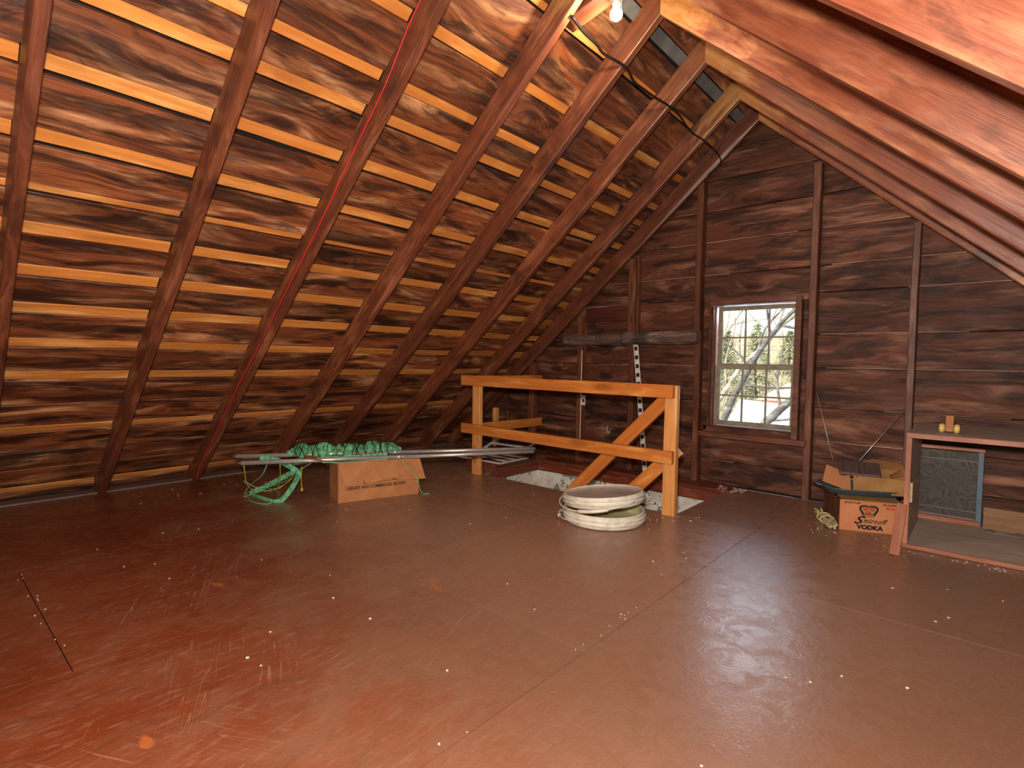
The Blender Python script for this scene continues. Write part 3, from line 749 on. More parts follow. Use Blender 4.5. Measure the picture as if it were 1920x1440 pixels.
def net_cords():
    vs, fs = [], []
    for k in range(34):
        t0 = RN.uniform(0, .9); ph = RN.uniform(0, 6.28); dirn = RN.choice((-1, 1)); pts = []
        for i in range(12):
            t = min(1, t0+.10*i/11*RN.uniform(.9, 1.1)); an = ph+dirn*i*.45; c = ra+(rb-ra)*t+NW
            r = .062+RN.uniform(-.006, .010); pts.append(c+rv*math.cos(an)*r*1.1+ru*math.sin(an)*r)
        a_, b_ = tube_data(smooth_path(pts, 2), .003, 4); o_ = len(vs); vs += a_; fs += [tuple(i+o_ for i in f) for f in b_]
    return vs, fs
o = mesh_obj('netting', *net_cords(), M_net, nt); o['kind'] = 'stuff'
STRAP = [(-3.80, 1.66, .285), (-3.719, 1.726, 0.275), (-3.62, 1.749, 0.26), (-3.557, 1.811, 0.2), (-3.553, 1.809, 0.16), (-3.606, 1.766, 0.05), (-3.60, 1.693, 0.004), (-3.697, 1.659, 0.004), (-3.949, 1.661, 0.004), (-3.889, 1.726, 0.05), (-3.615, 1.829, 0.2)]
ribbon('webbing_strap', lc(STRAP), .036, .003, 'room', M_green, nt, 5)
ribbon('webbing_strap', lc([(-3.60, 1.80, .262), (-3.45, 1.95, .285), (-3.33, 2.16, .292), (-3.27, 2.35, .292)]), .03, .003, 'room', M_green, nt, 5)
Y1 = [(-3.681, 1.501, 0.27), (-3.86, 1.60, 0.09), (-3.98, 1.727, 0.01), (-3.94, 1.822, 0.012), (-3.83, 1.883, 0.08), (-3.62, 1.846, 0.2)]
Y2 = [(-3.57, 1.693, 0.27), (-3.75, 1.78, 0.12), (-3.93, 1.845, 0.01), (-3.87, 1.865, 0.05), (-3.77, 1.885, 0.12)]
Y3 = [(-3.415, 1.768, 0.26), (-3.515, 1.816, 0.15), (-3.563, 1.845, 0.07)]
for P in (Y1, Y2, Y3): tube('yellow_cord', lc(P), .0032, M_ycord, nt, 6, 5)
tube('cord_knot', lc([(-3.555, 1.842, .085), (-3.565, 1.846, .068), (-3.572, 1.849, .055)]), lambda t: .009*math.sin(.4+t*2.3), M_ycord, nt, 8, 3)
G1 = [(-4.00, 1.646, 0.004), (-3.761, 1.578, 0.004), (-3.604, 1.617, 0.004), (-3.675, 1.723, 0.006), (-3.854, 1.811, 0.01), (-4.00, 1.80, 0.012), (-4.05, 1.727, 0.010), (-3.97, 1.627, 0.005)]
G2 = [(-3.596, 1.615, 0.27), (-3.639, 1.605, 0.2), (-3.877, 1.646, 0.1), (-4.03, 1.661, 0.02), (-3.908, 1.595, 0.005), (-3.931, 1.668, 0.010), (-3.93, 1.861, 0.05), (-3.722, 1.903, 0.15)]
G3 = [(-3.30, 1.85, 0.296), (-3.25, 2.003, 0.285), (-3.17, 2.254, 0.285), (-3.135, 2.367, 0.280), (-3.115, 2.394, 0.228), (-3.085, 2.465, 0.151), (-3.082, 2.50, 0.049), (-3.08, 2.53, 0.004), (-3.055, 2.57, .004)]
G4 = [(-3.98, 1.62, .10), (-3.90, 1.70, .05), (-3.80, 1.80, .10), (-3.62, 1.86, .20), (-3.5, 1.9, .27)]
for P in (G1, G2, G3, G4): tube('green_cord', lc(P), .0028, M_gcord, nt, 6, 5)

# ------------------------------------------------------------------ white frames on a low tray by the stairs
def open_frame(name, lab, A, U, V, w, h, bar, t, mat, slats=2, group=None):
    r = empty(name, A, 0, lab, 'frame', group); U, V = Vector(U).normalized(), Vector(V).normalized()
    Nn = U.cross(V)
    def bar_(n_, p, q, wd): o_ = board(n_, p, q, wd, bar, t, mat); o_.parent = r; o_.matrix_basis = Matrix.Translation(-Vector(A)) @ o_.matrix_basis; return o_
    a = Vector(A)
    bar_('frame_bar', a+V*bar/2, a+U*w+V*bar/2, V); bar_('frame_bar', a+V*(h-bar/2), a+U*w+V*(h-bar/2), V)
    bar_('frame_bar', a+U*bar/2+V*bar, a+U*bar/2+V*(h-bar), U); bar_('frame_bar', a+U*(w-bar/2)+V*bar, a+U*(w-bar/2)+V*(h-bar), U)
    for k in range(slats):
        v = bar+(h-2*bar)*(k+1)/(slats+1); bar_('slat', a+U*bar+V*v, a+U*(w-bar)+V*v, V)
    return r
ty = empty('wooden_tray', (-3.80, 3.60, 0), 0, 'shallow reddish wooden tray on the floor behind the left railing post', 'tray')
for nm, p, q in (('side', (0, 0, .024), (.44, 0, .024)), ('side', (0, .30, .024), (.44, .30, .024)), ('end', (.01, .012, .024), (.01, .288, .024)), ('end', (.43, .012, .024), (.43, .288, .024))):
    o = board(nm, p, q, (0, 0, 1), .044, .018, M_joist); o.parent = ty
o = box('tray_bottom', (0.02, .01, .001), (.42, .29, .008), M_joist, ty)
open_frame('picture_frame', 'white painted window sash frame lying flat on the wooden tray', (-3.84, 3.57, .053), (1, .03, 0), (-.03, 1, 0), .56, .42, .035, .012, M_white, 2, None)
open_frame('picture_frame', 'white painted frame tilted up behind the flat one near the roof edge', (-3.92, 4.0, .07), (1, .10, .0), (-.08, .9, .28), .50, .30, .03, .012, M_white, 1, None)

# ------------------------------------------------------------------ two stacked white pails
def pail(name, lab, loc, tilt, rz, H, lid, ha):
    r = empty(name, loc, 0, lab, 'pail', 'stacked pails'); r.rotation_euler = (tilt[0], tilt[1], rz)
    R = .245
    prof = [(.0, .004), (R-.004, .004), (R, .010), (R+.003, .016), (R+.002, .026), (R+.014, .029), (R+.014, .033), (R+.002, .038), (R+.002, .048), (R+.016, .052), (R+.016, .057), (R+.004, .062), (R+.003, H-.010), (R+.008, H-.006), (R+.003, H), (R-.008, H), (R-.012, H-.006)]
    if lid: prof2 = [(R-.012, H-.006), (R-.016, H-.016), (R-.05, H-.020), (.0, H-.020)]
    else: prof2 = [(R-.012, H-.006), (R-.014, .020), (R-.03, .012), (.0, .012)]
    lathe('shell', prof, M_pail, r, 72); lathe('recessed_bottom' if lid else 'inside', prof2, M_lid if lid else M_pail_in, r, 72)
    # bail ear with its lugs, handle wire folded down along the rim with a grip
    for an in (math.radians(-62), math.radians(118)):
        e = box('handle_ear', (-.022, -.006, -.012), (.022, .010, .012), M_pail, r, .003)
        e.location = (math.cos(an)*(R+.012), math.sin(an)*(R+.012), .045); e.rotation_euler = (0, 0, an-PI/2)
        c = lathe('ear_pin', [(.0, .018), (.006, .018), (.008, .010), (.008, 0), (0, 0)], M_pail, e, 12); c.rotation_euler = (math.radians(-90), 0, 0); c.location = (0, .0, 0)
    a0, a1, dz_ = math.radians(ha[0]), math.radians(ha[1]), ha[2]
    arc = [Vector((math.cos(a0+(a1-a0)*k/16)*(R+.024+.016*math.sin(PI*k/16)), math.sin(a0+(a1-a0)*k/16)*(R+.024+.016*math.sin(PI*k/16)), .040-dz_*math.sin(PI*k/16))) for k in range(17)]
    tube('handle', arc, .0045, M_pail, r, 8, 2)
    tube('handle_grip', arc[8:13], .011, M_pail, r, 10, 3)
    return r
pail('shallow_pail', 'cream plastic shallow pail standing on the floor, the lower of the stacked pair', (-1.78, 2.92, .0), (0, 0), .5, .082, False, (60, 240, .022))
pail('shallow_pail', 'cream plastic shallow pail with a dusty recessed top, tilted on the other pail', (-1.785, 2.925, .108), (math.radians(3.0), math.radians(-5.2)), -.55, .074, True, (226, 376, .040))

# ------------------------------------------------------------------ vodka carton, pan, tray box, iron plate
vu = Vector((.298, .122, 0)).normalized(); VA = math.atan2(vu.y, vu.x); V0 = Vector((-.638, 3.759, 0))
vk = empty('printed_carton', V0, VA, 'tan vodka carton with a crown and black lettering, beside the grey cabinet', 'box')
VW, VD, VH = .325, .45, .182
box('front_panel', (0, 0, 0), (VW, .004, VH), M_vodka, vk); box('back_panel', (0, VD-.004, 0), (VW, VD, VH), M_vodka, vk)
box('side_panel', (0, .004, 0), (.004, VD-.004, VH-.004), M_vodka_side, vk); box('side_panel', (VW-.004, .004, 0), (VW, VD-.004, VH), M_vodka, vk)
box('bottom_panel', (.004, .004, 0), (VW-.004, VD-.004, .004), M_card_in, vk)
m_ = Matrix.Translation((0, .004, VH)) @ Matrix.Rotation(math.radians(4), 4, 'X')
sheet('top_flap', [(0.006, 0), (VW-.006, 0), (VW-.006, .2), (.006, .2)], None, M_corr, vk, m_)
m_ = Matrix.Translation((0, VD-.004, VH)) @ Matrix.Rotation(math.radians(176), 4, 'X') @ Matrix.Scale(1, 4)
sheet('top_flap', [(0.006, 0), (VW-.006, 0), (VW-.006, .2), (.006, .2)], None, M_corr, vk, m_)
def vm(x, z): return face_m(vk, x, z, -.0008)
text_mesh('brand_lettering', 'S', .066, M_ink, vm(.094, .066), vk, shear=.45, width=.060, bold=.0014)
text_mesh('brand_lettering', 'mirnoff', .044, M_ink, vm(.182, .066), vk, shear=.4, width=.126, bold=.0006, spacing=1.12)
text_mesh('word_vodka', 'VODKA', .036, M_ink, vm(.160, .026), vk, width=.140, bold=.0022)
text_mesh('small_lettering', '48 BOTTLES', .0105, M_inkb, vm(.065, .169), vk, bold=.0006, width=.085)
text_mesh('small_lettering', '4/5 QUART', .0105, M_inkb, vm(.262, .171), vk, bold=.0006, width=.078)
text_mesh('small_lettering', '80 PR', .018, M_redink, vm(.262, .150), vk, bold=.001, width=.048)
def crown():
    def P(pts, y=0): return [(x, y, z) for x, z in pts]
    bm = bmesh.new()
    def poly(pts, d):
        a = [bm.verts.new((x, -d, z)) for x, z in pts]; bm.faces.new(a)
    return bm, poly
def crown_part(name, polys, mat, par, d):
    bm = bmesh.new()
    for pts in polys:
        a = [bm.verts.new((x, -d, z)) for x, z in pts]; b = [bm.verts.new((x, 0, z)) for x, z in pts]
        bm.faces.new(a); bm.faces.new(b[::-1])
        for i in range(len(pts)): j = (i+1) % len(pts); bm.faces.new((a[i], b[i], b[j], a[j]))
    return bm_obj(name, bm, mat, par)
cx, cz = .152, .094
out = [(-.030, 0), (.030, 0), (.050, .040), (.050, .056), (.036, .066), (.012, .067), (0, .062), (-.012, .067), (-.036, .066), (-.050, .056), (-.050, .040)]
cr = crown_part('crown_emblem', [[(cx+x, cz+z) for x, z in out]], M_ink, vk, .0006)
inn = [(-.027, .013), (.027, .013), (.044, .042), (.044, .053), (.034, .060), (.013, .061), (0, .056), (-.013, .061), (-.034, .060), (-.044, .053), (-.044, .042)]
crown_part('crown_fill', [[(cx+x, cz+z) for x, z in [(p*.9, .033+(q-.033)*.88) for p, q in inn]]], M_gold, cr, .0010)
crown_part('crown_velvet', [[(cx+s_*x, cz+z) for x, z in ((.004, .050), (.020, .055), (.034, .050), (.026, .036), (.008, .034))] for s_ in (-1, 1)] + [[(cx+x, cz+z) for x, z in ((-.018, .018), (.018, .018), (.008, .030), (-.008, .030))]], M_redink, cr, .0014)
crown_part('crown_band', [[(cx-.027, cz+.003), (cx+.027, cz+.003), (cx+.029, cz+.011), (cx-.029, cz+.011)]], M_gold, cr, .0012)
a_ = [(cx+.006*math.cos(t*PI/4), cz+.066+.006*math.sin(t*PI/4)) for t in range(8)]; crown_part('crown_orb', [a_], M_gold, cr, .0012)

# oval enamel pan between the carton and the tray box
def oval(name, prof, mat, parent, a, b, seg=48):
    vs, fs = [], []; m = len(prof)
    for i in range(seg):
        an = 2*PI*i/seg; c, s = math.cos(an), math.sin(an)
        c = math.copysign(abs(c)**.65, c); s = math.copysign(abs(s)**.65, s)
        for k, z in prof: vs.append((c*(a+k), s*(b+k), z))
    for i in range(seg):
        j = (i+1) % seg
        for k in range(m-1): fs.append((i*m+k, j*m+k, j*m+k+1, i*m+k+1))
    fs.append(tuple(i*m for i in range(seg))[::-1]); fs.append(tuple(i*m+m-1 for i in range(seg)))
    return mesh_obj(name, vs, fs, mat, parent, True)
pn = empty('oval_pan', (-.568, 4.03, .188), VA+.10, 'blue grey oval enamel pan on the vodka carton, poking out to the left', 'pan')
oval('pan_body', [(-.05, 0), (-.02, .006), (-.004, .034), (.010, .042), (.012, .046), (.008, .048), (-.006, .042), (-.024, .010), (-.05, .006)], M_pan, pn, .235, .155)
tube('pan_handle', [(-.243, -.05, .045), (-.272, -.04, .052), (-.276, 0, .054), (-.272, .04, .052), (-.243, .05, .045)], .006, M_pan, pn, 8, 4)

# open corrugated tray box with its flaps
tb_ = empty('corrugated_box', (-.600, 3.925, .214), VA-.24, 'open shallow box of ribbed cardboard with spread flaps, in the oval pan', 'box')
TW, TD, TH = .285, .25, .098
box('front_panel', (0, 0, 0), (TW, .004, TH), M_corr, tb_); box('back_panel', (-.02, TD-.004, 0), (TW, TD, TH+.015), M_corr, tb_)
box('side_panel', (TW-.004, .004, 0), (TW, TD-.004, TH), M_corr, tb_); box('side_panel', (-.0, .03, 0), (.004, TD-.004, TH), M_card_in, tb_)
box('bottom_panel', (0, .004, 0), (TW-.004, TD-.004, .004), M_card_in, tb_)
X_ = Vector((-.115, -.085, -.0)); 
def quad_sheet(name, pts, mat, par, t=.004):
    p = [Vector(q) for q in pts]; nn = (p[1]-p[0]).cross(p[3]-p[0]).normalized()*t
    vs = p+[q+nn for q in p]; fs = [(3, 2, 1, 0), (4, 5, 6, 7)]+[(i, (i+1) % 4, (i+1) % 4+4, i+4) for i in range(4)]
    return mesh_obj(name, vs, fs, mat, par)
quad_sheet('side_flap', [(-.006, .0, -.012), (-.020, .04, .088), (-.150, .085, .135), (-.168, .045, .030)], M_card, tb_)
quad_sheet('back_flap', [(-.02, TD, TH+.015), (TW, TD, TH+.015), (TW-.03, TD+.07, TH+.05), (.10, TD+.09, TH+.06)], M_corr, tb_)
quad_sheet('side_flap', [(TW, .004, TH), (TW, TD, TH+.015), (TW+.045, TD-.03, TH+.02), (TW+.045, .05, TH-.01)], M_corr, tb_)
quad_sheet('torn_corner', [(.19, .20, .085), (.25, .22, .13), (.262, .14, .11), (.20, .12, .09)], M_card, tb_)

gr = empty('iron_griddle', (-.585, 4.02, .335), VA-.18, 'dark iron hinged griddle plate with a ring, lying on the ribbed cardboard box', 'griddle')
gm = Matrix.Translation((0, 0, 0)) @ Matrix.Rotation(math.radians(18), 4, 'X')
def gbox(nm, lo, hi): o_ = box(nm, lo, hi, M_iron, gr, .004); o_.matrix_basis = gm; return o_
gbox('plate', (-.112, -.075, -.008), (-.002, .10, .008)); gbox('plate', (.002, -.075, -.008), (.112, .10, .008))
for x in (-.09, -.03, .03, .09): gbox('rib', (x-.003, -.06, .008), (x+.003, .085, .012))
gbox('lower_plate', (-.10, -.06, -.026), (.105, .09, -.010))
t_ = tube('ring', [(.018*math.cos(a), -.092, .018*math.sin(a)-.004) for a in [2*PI*k/12 for k in range(13)]], .005, M_iron, gr, 8, 2); t_.matrix_basis = gm
tube('hinge_pin', [(-.02, -.076, -.004), (.02, -.076, -.004)], .005, M_iron, gr, 8, 0).matrix_basis = gm

# bundle of cream rope at the carton's foot
rp = empty('rope_bundle', (-.745, 3.86, 0), 0, 'small bundle of cream rope on the floor at the left of the vodka carton', 'rope')
RR = random.Random(9)
for k in range(9):
    ox, oz = RR.uniform(-.02, .02), RR.uniform(.010, .040); pts = []
    for i in range(7):
        t = i/6; pts.append((-.055+.145*t+ox+RR.uniform(-.010, .010), .13-.27*t+RR.uniform(-.010, .010)+ox*.4, max(.007, oz+RR.uniform(-.010, .012)-.010*t)))
    tube('strand', pts, .0068, M_rope, rp, 7, 4)
for c in ((.0, .03), (.03, -.03)):
    tube('binding', [(c[0]+.036*math.cos(a), c[1]+.018*math.cos(a), .026+.026*math.sin(a)) for a in [2*PI*k/10 for k in range(11)]], .005, M_rope, rp, 6, 2)

st = board('wood_stick', (-.330, 3.452, .0), (-.318, 3.60, .245), (1, .1, 0), .045, .016, M_pink, None)
tag(st, 'short nailed wooden batten leaning against the left corner of the grey cabinet', 'stick')
for z in (.07, .12, .18): 
    lathe('nail_hole', [(0, .0088), (.003, .0088), (.003, .006)], M_ink, st, 8).location = (z, .008-.1*z, 0)

# ------------------------------------------------------------------ open cabinet lying on its side
cbn = empty('open_cabinet', (.2, 4.0, 0), 0, 'grey painted open backed cabinet with bare wood front edges, at the right', 'cabinet')
def cpart(nm, lo, hi, mat, bev=.001):
    lo, hi = Vector(lo), Vector(hi); c = (lo+hi)/2
    A = Vector((lo.x, c.y, c.z)); 
    if hi.x-lo.x > .2: o_ = board(nm, A, (hi.x, c.y, c.z), (0, 1, 0), hi.y-lo.y, hi.z-lo.z, mat, None, 2, 0, bev)
    else: o_ = board(nm, (c.x, c.y, lo.z), (c.x, c.y, hi.z), (0, 1, 0), hi.y-lo.y, hi.x-lo.x, mat, None, 2, 0, bev)
    o_.parent = cbn; o_.matrix_basis = Matrix.Translation(-Vector((.2, 4.0, 0))) @ o_.matrix_basis; return o_
X0, X1, CT = -.315, .88, .634; cy0, cy1 = 3.622, 4.372
cpart('top_panel', (X0+.02, cy0+.012, CT-.019), (X1-.02, cy1, CT), M_cab); cpart('bottom_panel', (X0+.02, cy0+.012, .004), (X1-.02, cy1, .022), M_cab)
cpart('side_panel', (X0, cy0+.012, .004), (X0+.019, cy1, CT), M_cab); cpart('side_panel', (X1-.019, cy0+.012, .004), (X1, cy1, CT), M_cab)
cpart('front_edge', (X0, cy0, CT-.026), (X1, cy0+.011, CT-.001), M_pink); cpart('front_edge', (X0, cy0, .002), (X1, cy0+.011, .025), M_pink)
cpart('front_edge', (X0, cy0, .026), (X0+.025, cy0+.011, CT-.027), M_pink); cpart('front_edge', (X1-.025, cy0, .026), (X1, cy0+.011, CT-.027), M_pink)
o = box('door_catch', (-.016, -.03, -.055), (.004, .03, .055), M_tape, cbn, .002); o.location = (X0+.030-.2, 3.70-4.0, .30)

# window screen standing in the cabinet, against the wall
def screen_mat():
    g = N('screen_mesh'); co = g.n('TexCoord').outputs['Object']; x, y, z = g.xyz(co)
    w = g.noise(co, 5, 2, .5, .3)
    r = g.math('SINE', g.math('MULTIPLY', g.math('ADD', g.math('ADD', w, g.math('MULTIPLY', x, .8)), g.math('MULTIPLY', z, .5)), 130))
    c = g.mix(g.math('MULTIPLY_ADD', r, .22, .3), lin('#352f2b'), lin('#5c544c'))
    return g.fin(c, .6, .3, .3)
sc_ = empty('window_screen', (-.15, 4.335, 0), 0, 'dark window screen in a blue grey frame standing inside the cabinet', 'screen')
def sb(nm, lo, hi, mat): return box(nm, lo, hi, mat, sc_, .001)
sb('mesh', (-.155, -.012, .070), (.132, -.009, .475), screen_mat())
sb('stile', (.132, -.016, .024), (.158, .010, .478), M_blue); sb('stile', (-.175, -.016, .024), (-.155, .010, .478), M_blue)
sb('bottom_panel', (-.155, -.010, .050), (.132, .0, .070), M_iron)
o = board('top_rail', (-.175, -.003, .490), (.162, -.003, .490), (0, 0, 1), .022, .028, M_pink, None); o.parent = sc_
o = board('bottom_rail', (-.175, -.020, .040), (.150, -.020, .040), (0, 0, 1), .030, .02, M_pink, None); o.parent = sc_
for z in (.110, .420): sb('cross_wire', (-.155, -.015, z-.003), (.132, -.011, z+.003), M_galv)
pw = board('plywood_scrap', (.018, 4.30, .091), (.62, 4.30, .091), (0, 0, 1), .135, .012, M_ply); tag(pw, 'brown plywood offcut standing on edge at the back of the cabinet', 'board')
def crumple():
    vs, fs = [], []; n, m = 26, 6
    for i in range(n+1):
        for j in range(m+1):
            x = .02+.55*i/n; y = 4.20+.075*j/m; z = .026+.016*abs(noise.noise(Vector((x*22, y*30, 0))))*2*(math.sin(PI*j/m)*.9+.1)
            vs.append((x, y, z))
    for i in range(n):
        for j in range(m): a = i*(m+1)+j; fs.append((a, a+m+1, a+m+2, a+1))
    return vs, fs
pm_ = N('clear_plastic'); pm_.b.inputs['Transmission Weight'].default_value = .6; pm_.fin(lin('#b8b0a8'), .2)
ps = mesh_obj('plastic_sheet', *crumple(), pm_.m, None, True); tag(ps, 'crumpled strip of clear plastic in front of the plywood offcut', 'plastic')

# wooden caster-like spool on top of the cabinet
cs = empty('toy_roller', (-.143, 3.80, CT+.0), .05, 'yellowed double wheel caster on a wood block, on top of the cabinet', 'caster')
for s_ in (-1, 1):
    w_ = lathe('wheel', [(0, -.013), (.018, -.013), (.024, -.008), (.026, 0), (.024, .008), (.018, .013), (0, .013)], M_caster, cs, 24)
    w_.rotation_euler = (0, PI/2, 0); w_.location = (s_*.032, -.005, .026)
box('block', (-.017, -.022, .010), (.017, .012, .098), M_card, cs, .002); box('axle', (-.030, -.010, .022), (.030, .0, .030), M_iron, cs)

# wires leaning from the studs to the boxes
for a, b, lab in (((-.918, 4.368, .80), (-.775, 4.262, .335), 'thin wire rod running down from the stud right of the window'), ((-.403, 4.368, .697), (-.605, 4.13, .372), 'thin wire rod slanting from the right stud down to the griddle')):
    w_ = tube('wire_rod', [a, b], .0028, M_alu, None, 6, 0); tag(w_, lab, 'rod')

# measuring strip with black squares
mr = empty('measuring_strip', (-2.335, 4.355, .02), 0, 'white strip with a row of black squares standing by a stud, below the log', 'strip')
p0, p1 = Vector((-.030, .0, 1.135)), Vector((.092, .0, .0))
o = board('strip', p1, p0, (1, 0, 0), .046, .006, M_white); o.parent = mr
for k in range(14):
    c = p0+(p1-p0)*(.02+k*.069)
    q = board('black_square', c-Vector((0, .0034, 0)), c+(p1-p0).normalized()*.034-Vector((0, .0034, 0)), (1, 0, 0), .032, .0006, M_ink, None, 1, 0, 0); q.parent = mr
tg = box('paper_tag', (-2.940, 4.366, .572), (-2.895, 4.369, .668), M_white); tag(tg, 'small white paper tag on the stud behind the railing', 'tag')
tgl = box('print', (-2.93, 4.3650, .600), (-2.905, 4.366, .630), M_inkb, tg); 
hk = tube('green_hook', [(-2.687, 4.452, .385), (-2.687, 4.43, .37), (-2.682, 4.43, .335), (-2.675, 4.44, .32), (-2.67, 4.45, .34)], .006, M_gcord); tag(hk, 'small green hook on the gable boards behind the railing', 'hook')
wv = tube('white_cable', [(-2.945, 4.366, 1.10), (-2.945, 4.366, .8), (-2.947, 4.366, .40), (-2.95, 4.366, .12)], .0045, M_white, None, 6, 3); tag(wv, 'thin white cable stapled down the second stud from the left', 'cable')

# loose bits
def chips():
    bm = bmesh.new(); R = random.Random(4)
    spots = [(R.uniform(-3.6, .2), R.uniform(.5, 3.2), R.uniform(.003, .007)) for _ in range(55)]
    spots += [(-1.02+R.uniform(-.015, .015), R.uniform(.7, 2.0), .002) for _ in range(12)] + [(R.uniform(-3.26, -2.15), .34+R.uniform(-.02, .02), .0025) for _ in range(14)]
    spots += [(R.uniform(-.35, .15), 3.58+R.uniform(-.05, .03), .005) for _ in range(22)] + [(R.uniform(-.8, -.36), 3.62+R.uniform(-.06, .1), .004) for _ in range(16)]
    spots += [(R.uniform(-4.6, -4.2), R.uniform(.9, 2.2), .005) for _ in range(12)] + [(R.uniform(-1.6, -1.35), R.uniform(3.1, 3.4), .006) for _ in range(12)]
    for x, y, r in spots:
        n = R.choice((5, 6)); a0 = R.uniform(0, 6); t = .0016
        lo = [bm.verts.new((x+r*math.cos(a0+2*PI*k/n)*R.uniform(.6, 1), y+r*math.sin(a0+2*PI*k/n)*R.uniform(.6, 1), .0004)) for k in range(n)]
        hi = [bm.verts.new((v.co.x, v.co.y, .0004+t)) for v in lo]; bm.faces.new(hi)
        for k in range(n): j = (k+1) % n; bm.faces.new((lo[k], lo[j], hi[j], hi[k]))
    return bm
ch = bm_obj('paint_chips', chips(), M_chip); tag(ch, 'white paint chips and crumbs scattered over the brown floor', 'debris', kind='stuff')
def fluff():
    bm = bmesh.new(); R = random.Random(8)
    for k in range(46):
        r = bmesh.ops.create_icosphere(bm, subdivisions=1, radius=R.uniform(.006, .016))['verts']
        c = Vector((R.uniform(-1.56, -1.36), R.uniform(4.20, 4.33), R.uniform(.006, .016)))
        for v in r: v.co = Vector((v.co.x*R.uniform(.8, 1.6), v.co.y, v.co.z*.7))+c
    return bm
fl_ = bm_obj('insulation_fluff', fluff(), plain('pink_grey_fluff', '#a08674', .95, var=.4, scale=60, bump=1)); tag(fl_, 'crumbs of pale insulation on the floor below the window', 'debris', kind='stuff')

# ------------------------------------------------------------------ outside, seen through the window
def snow_mat():
    g = N('snow'); co = g.n('NewGeometry').outputs['Position']; c = g.mix(g.step(g.noise(co, .25, 3), .4, .7), lin('#f2f2f4'), lin('#dfe3ea')); g.bump(g.noise(co, .8, 4), .4, .1); return g.fin(c, .7)
M_snow = snow_mat()
def hill():
    vs, fs = [], []; nx, ny = 46, 30
    for j in range(ny+1):
        for i in range(nx+1):
            x = -95+150*i/nx; y = 5.2+145*j/ny; t = max(0, (y-46)/70); z = -5.0+11.5*min(1, t)**1.1+(1.6*noise.noise(Vector((x*.04, y*.05, 0))) if y > 30 else .25*noise.noise(Vector((x*.2, y*.2, 0))))
            vs.append((x, y, z))
    for j in range(ny):
        for i in range(nx): a = j*(nx+1)+i; fs.append((a, a+1, a+nx+2, a+nx+1))
    return vs, fs
gm_ = N('winter_ground'); pz = gm_.n('NewGeometry').outputs['Position']; px_, py_, pz_ = gm_.xyz(pz)
nz = gm_.noise(pz, .5, 6, .7, .6); br = gm_.mix(gm_.step(nz, .35, .7), lin('#8c7f63'), lin('#b9ab8c'))
gm_.fin(gm_.mix(gm_.step(gm_.math('ADD', py_, gm_.math('MULTIPLY', nz, 8)), 47, 52), lin('#f0f0f2'), br), .9)
gr_ = mesh_obj('ground', *hill(), gm_.m, None, True); tag(gr_, 'snowy yard rising to a brown winter hillside outside the window', kind='structure')
M_bark = wood('bark', '#7a705e', '#b0a48c', '#d8ccb0', .3, '#2c2822', 1, .8, .2, .2, var=.1)
M_bark_d = wood('dark_bark', '#48433f', '#6e6862', '#94908a', .3, '#1c1a1a', 1, .8, .2, .2, var=.1)
def bare_tree(lab, trunk, r0, r1, twigs, mat, seed):
    R = random.Random(seed); P = smooth_path(trunk, 4); root = empty('bare_tree', trunk[0], 0, lab, 'tree'); L = -Vector(trunk[0])
    tube('trunk', [p+L for p in P], lambda t: r0+(r1-r0)*t, mat, root, 8, 0)
    for k in range(twigs):
        p = P[int(len(P)*(.35+.6*(k+.5)/twigs))]+L; an = R.uniform(-.9, .9)+(PI*.5 if k % 2 else .6); ln = R.uniform(.5, 1.3)
        d = Vector((math.cos(an), R.uniform(-.3, .3), math.sin(an)))
        pts = [p, p+d*ln*.4+Vector((R.uniform(-.06, .06), 0, R.uniform(-.06, .06))), p+d*ln*.8+Vector((R.uniform(-.12, .12), 0, .05)), p+d*ln+Vector((.0, 0, .12))]
        br_ = tube('branch', pts, lambda t: .020*(1-t)+.004, mat, root, 5, 3)
        for j in range(3):
            q = smooth_path(pts, 3)[3+j*2]; d2 = Vector((R.uniform(-1, 1), R.uniform(-.3, .3), R.uniform(-.2, 1))).normalized()*R.uniform(.2, .5)
            tube('twig', [q, q+d2*.5, q+d2+Vector((0, 0, .04))], .006, mat, br_, 4, 2)
    return root
gz_ = -4.9
bare_tree('grey leaning trunk of the near bare tree outside the window', [(-5.6, 9.3, gz_), (-4.3, 9.2, -2.2), (-3.296, 9.0, -0.061), (-3.095, 9.0, 0.44), (-2.898, 9.0, 0.837), (-2.745, 9.0, 1.137), (-2.557, 9.0, 1.429), (-2.374, 9.0, 1.671), (-2.0, 9.0, 2.1), (-1.2, 9, 3.4)], .075, .018, 7, M_bark_d, 1)
bare_tree('pale trunk leaning beside the grey one outside the window', [(-5.9, 9.8, gz_), (-4.6, 9.7, -2.0), (-3.75, 9.6, -0.02), (-3.50, 9.6, 0.41), (-3.17, 9.6, 0.96), (-2.85, 9.6, 1.27), (-2.59, 9.6, 1.60), (-2.3, 9.6, 1.9), (-1.7, 9.6, 2.9)], .065, .018, 6, M_bark, 2)
bare_tree('dark thick trunk crossing the lower right of the window', [(-4.6, 8.8, gz_), (-3.4, 8.8, -2.0), (-2.66, 8.8, -.16), (-2.42, 8.8, 0.20), (-2.22, 8.8, 0.42), (-1.9, 8.8, .75), (-1.2, 8.8, 1.7)], .080, .045, 4, M_bark_d, 3)
bare_tree('slender tan sapling at the left edge of the window view', [(-5.0, 10, gz_), (-4.4, 10, -1), (-4.0, 10, .6), (-3.76, 10, 1.3), (-3.5, 10, 1.7), (-3.1, 10, 2.3)], .05, .015, 6, M_bark, 4)
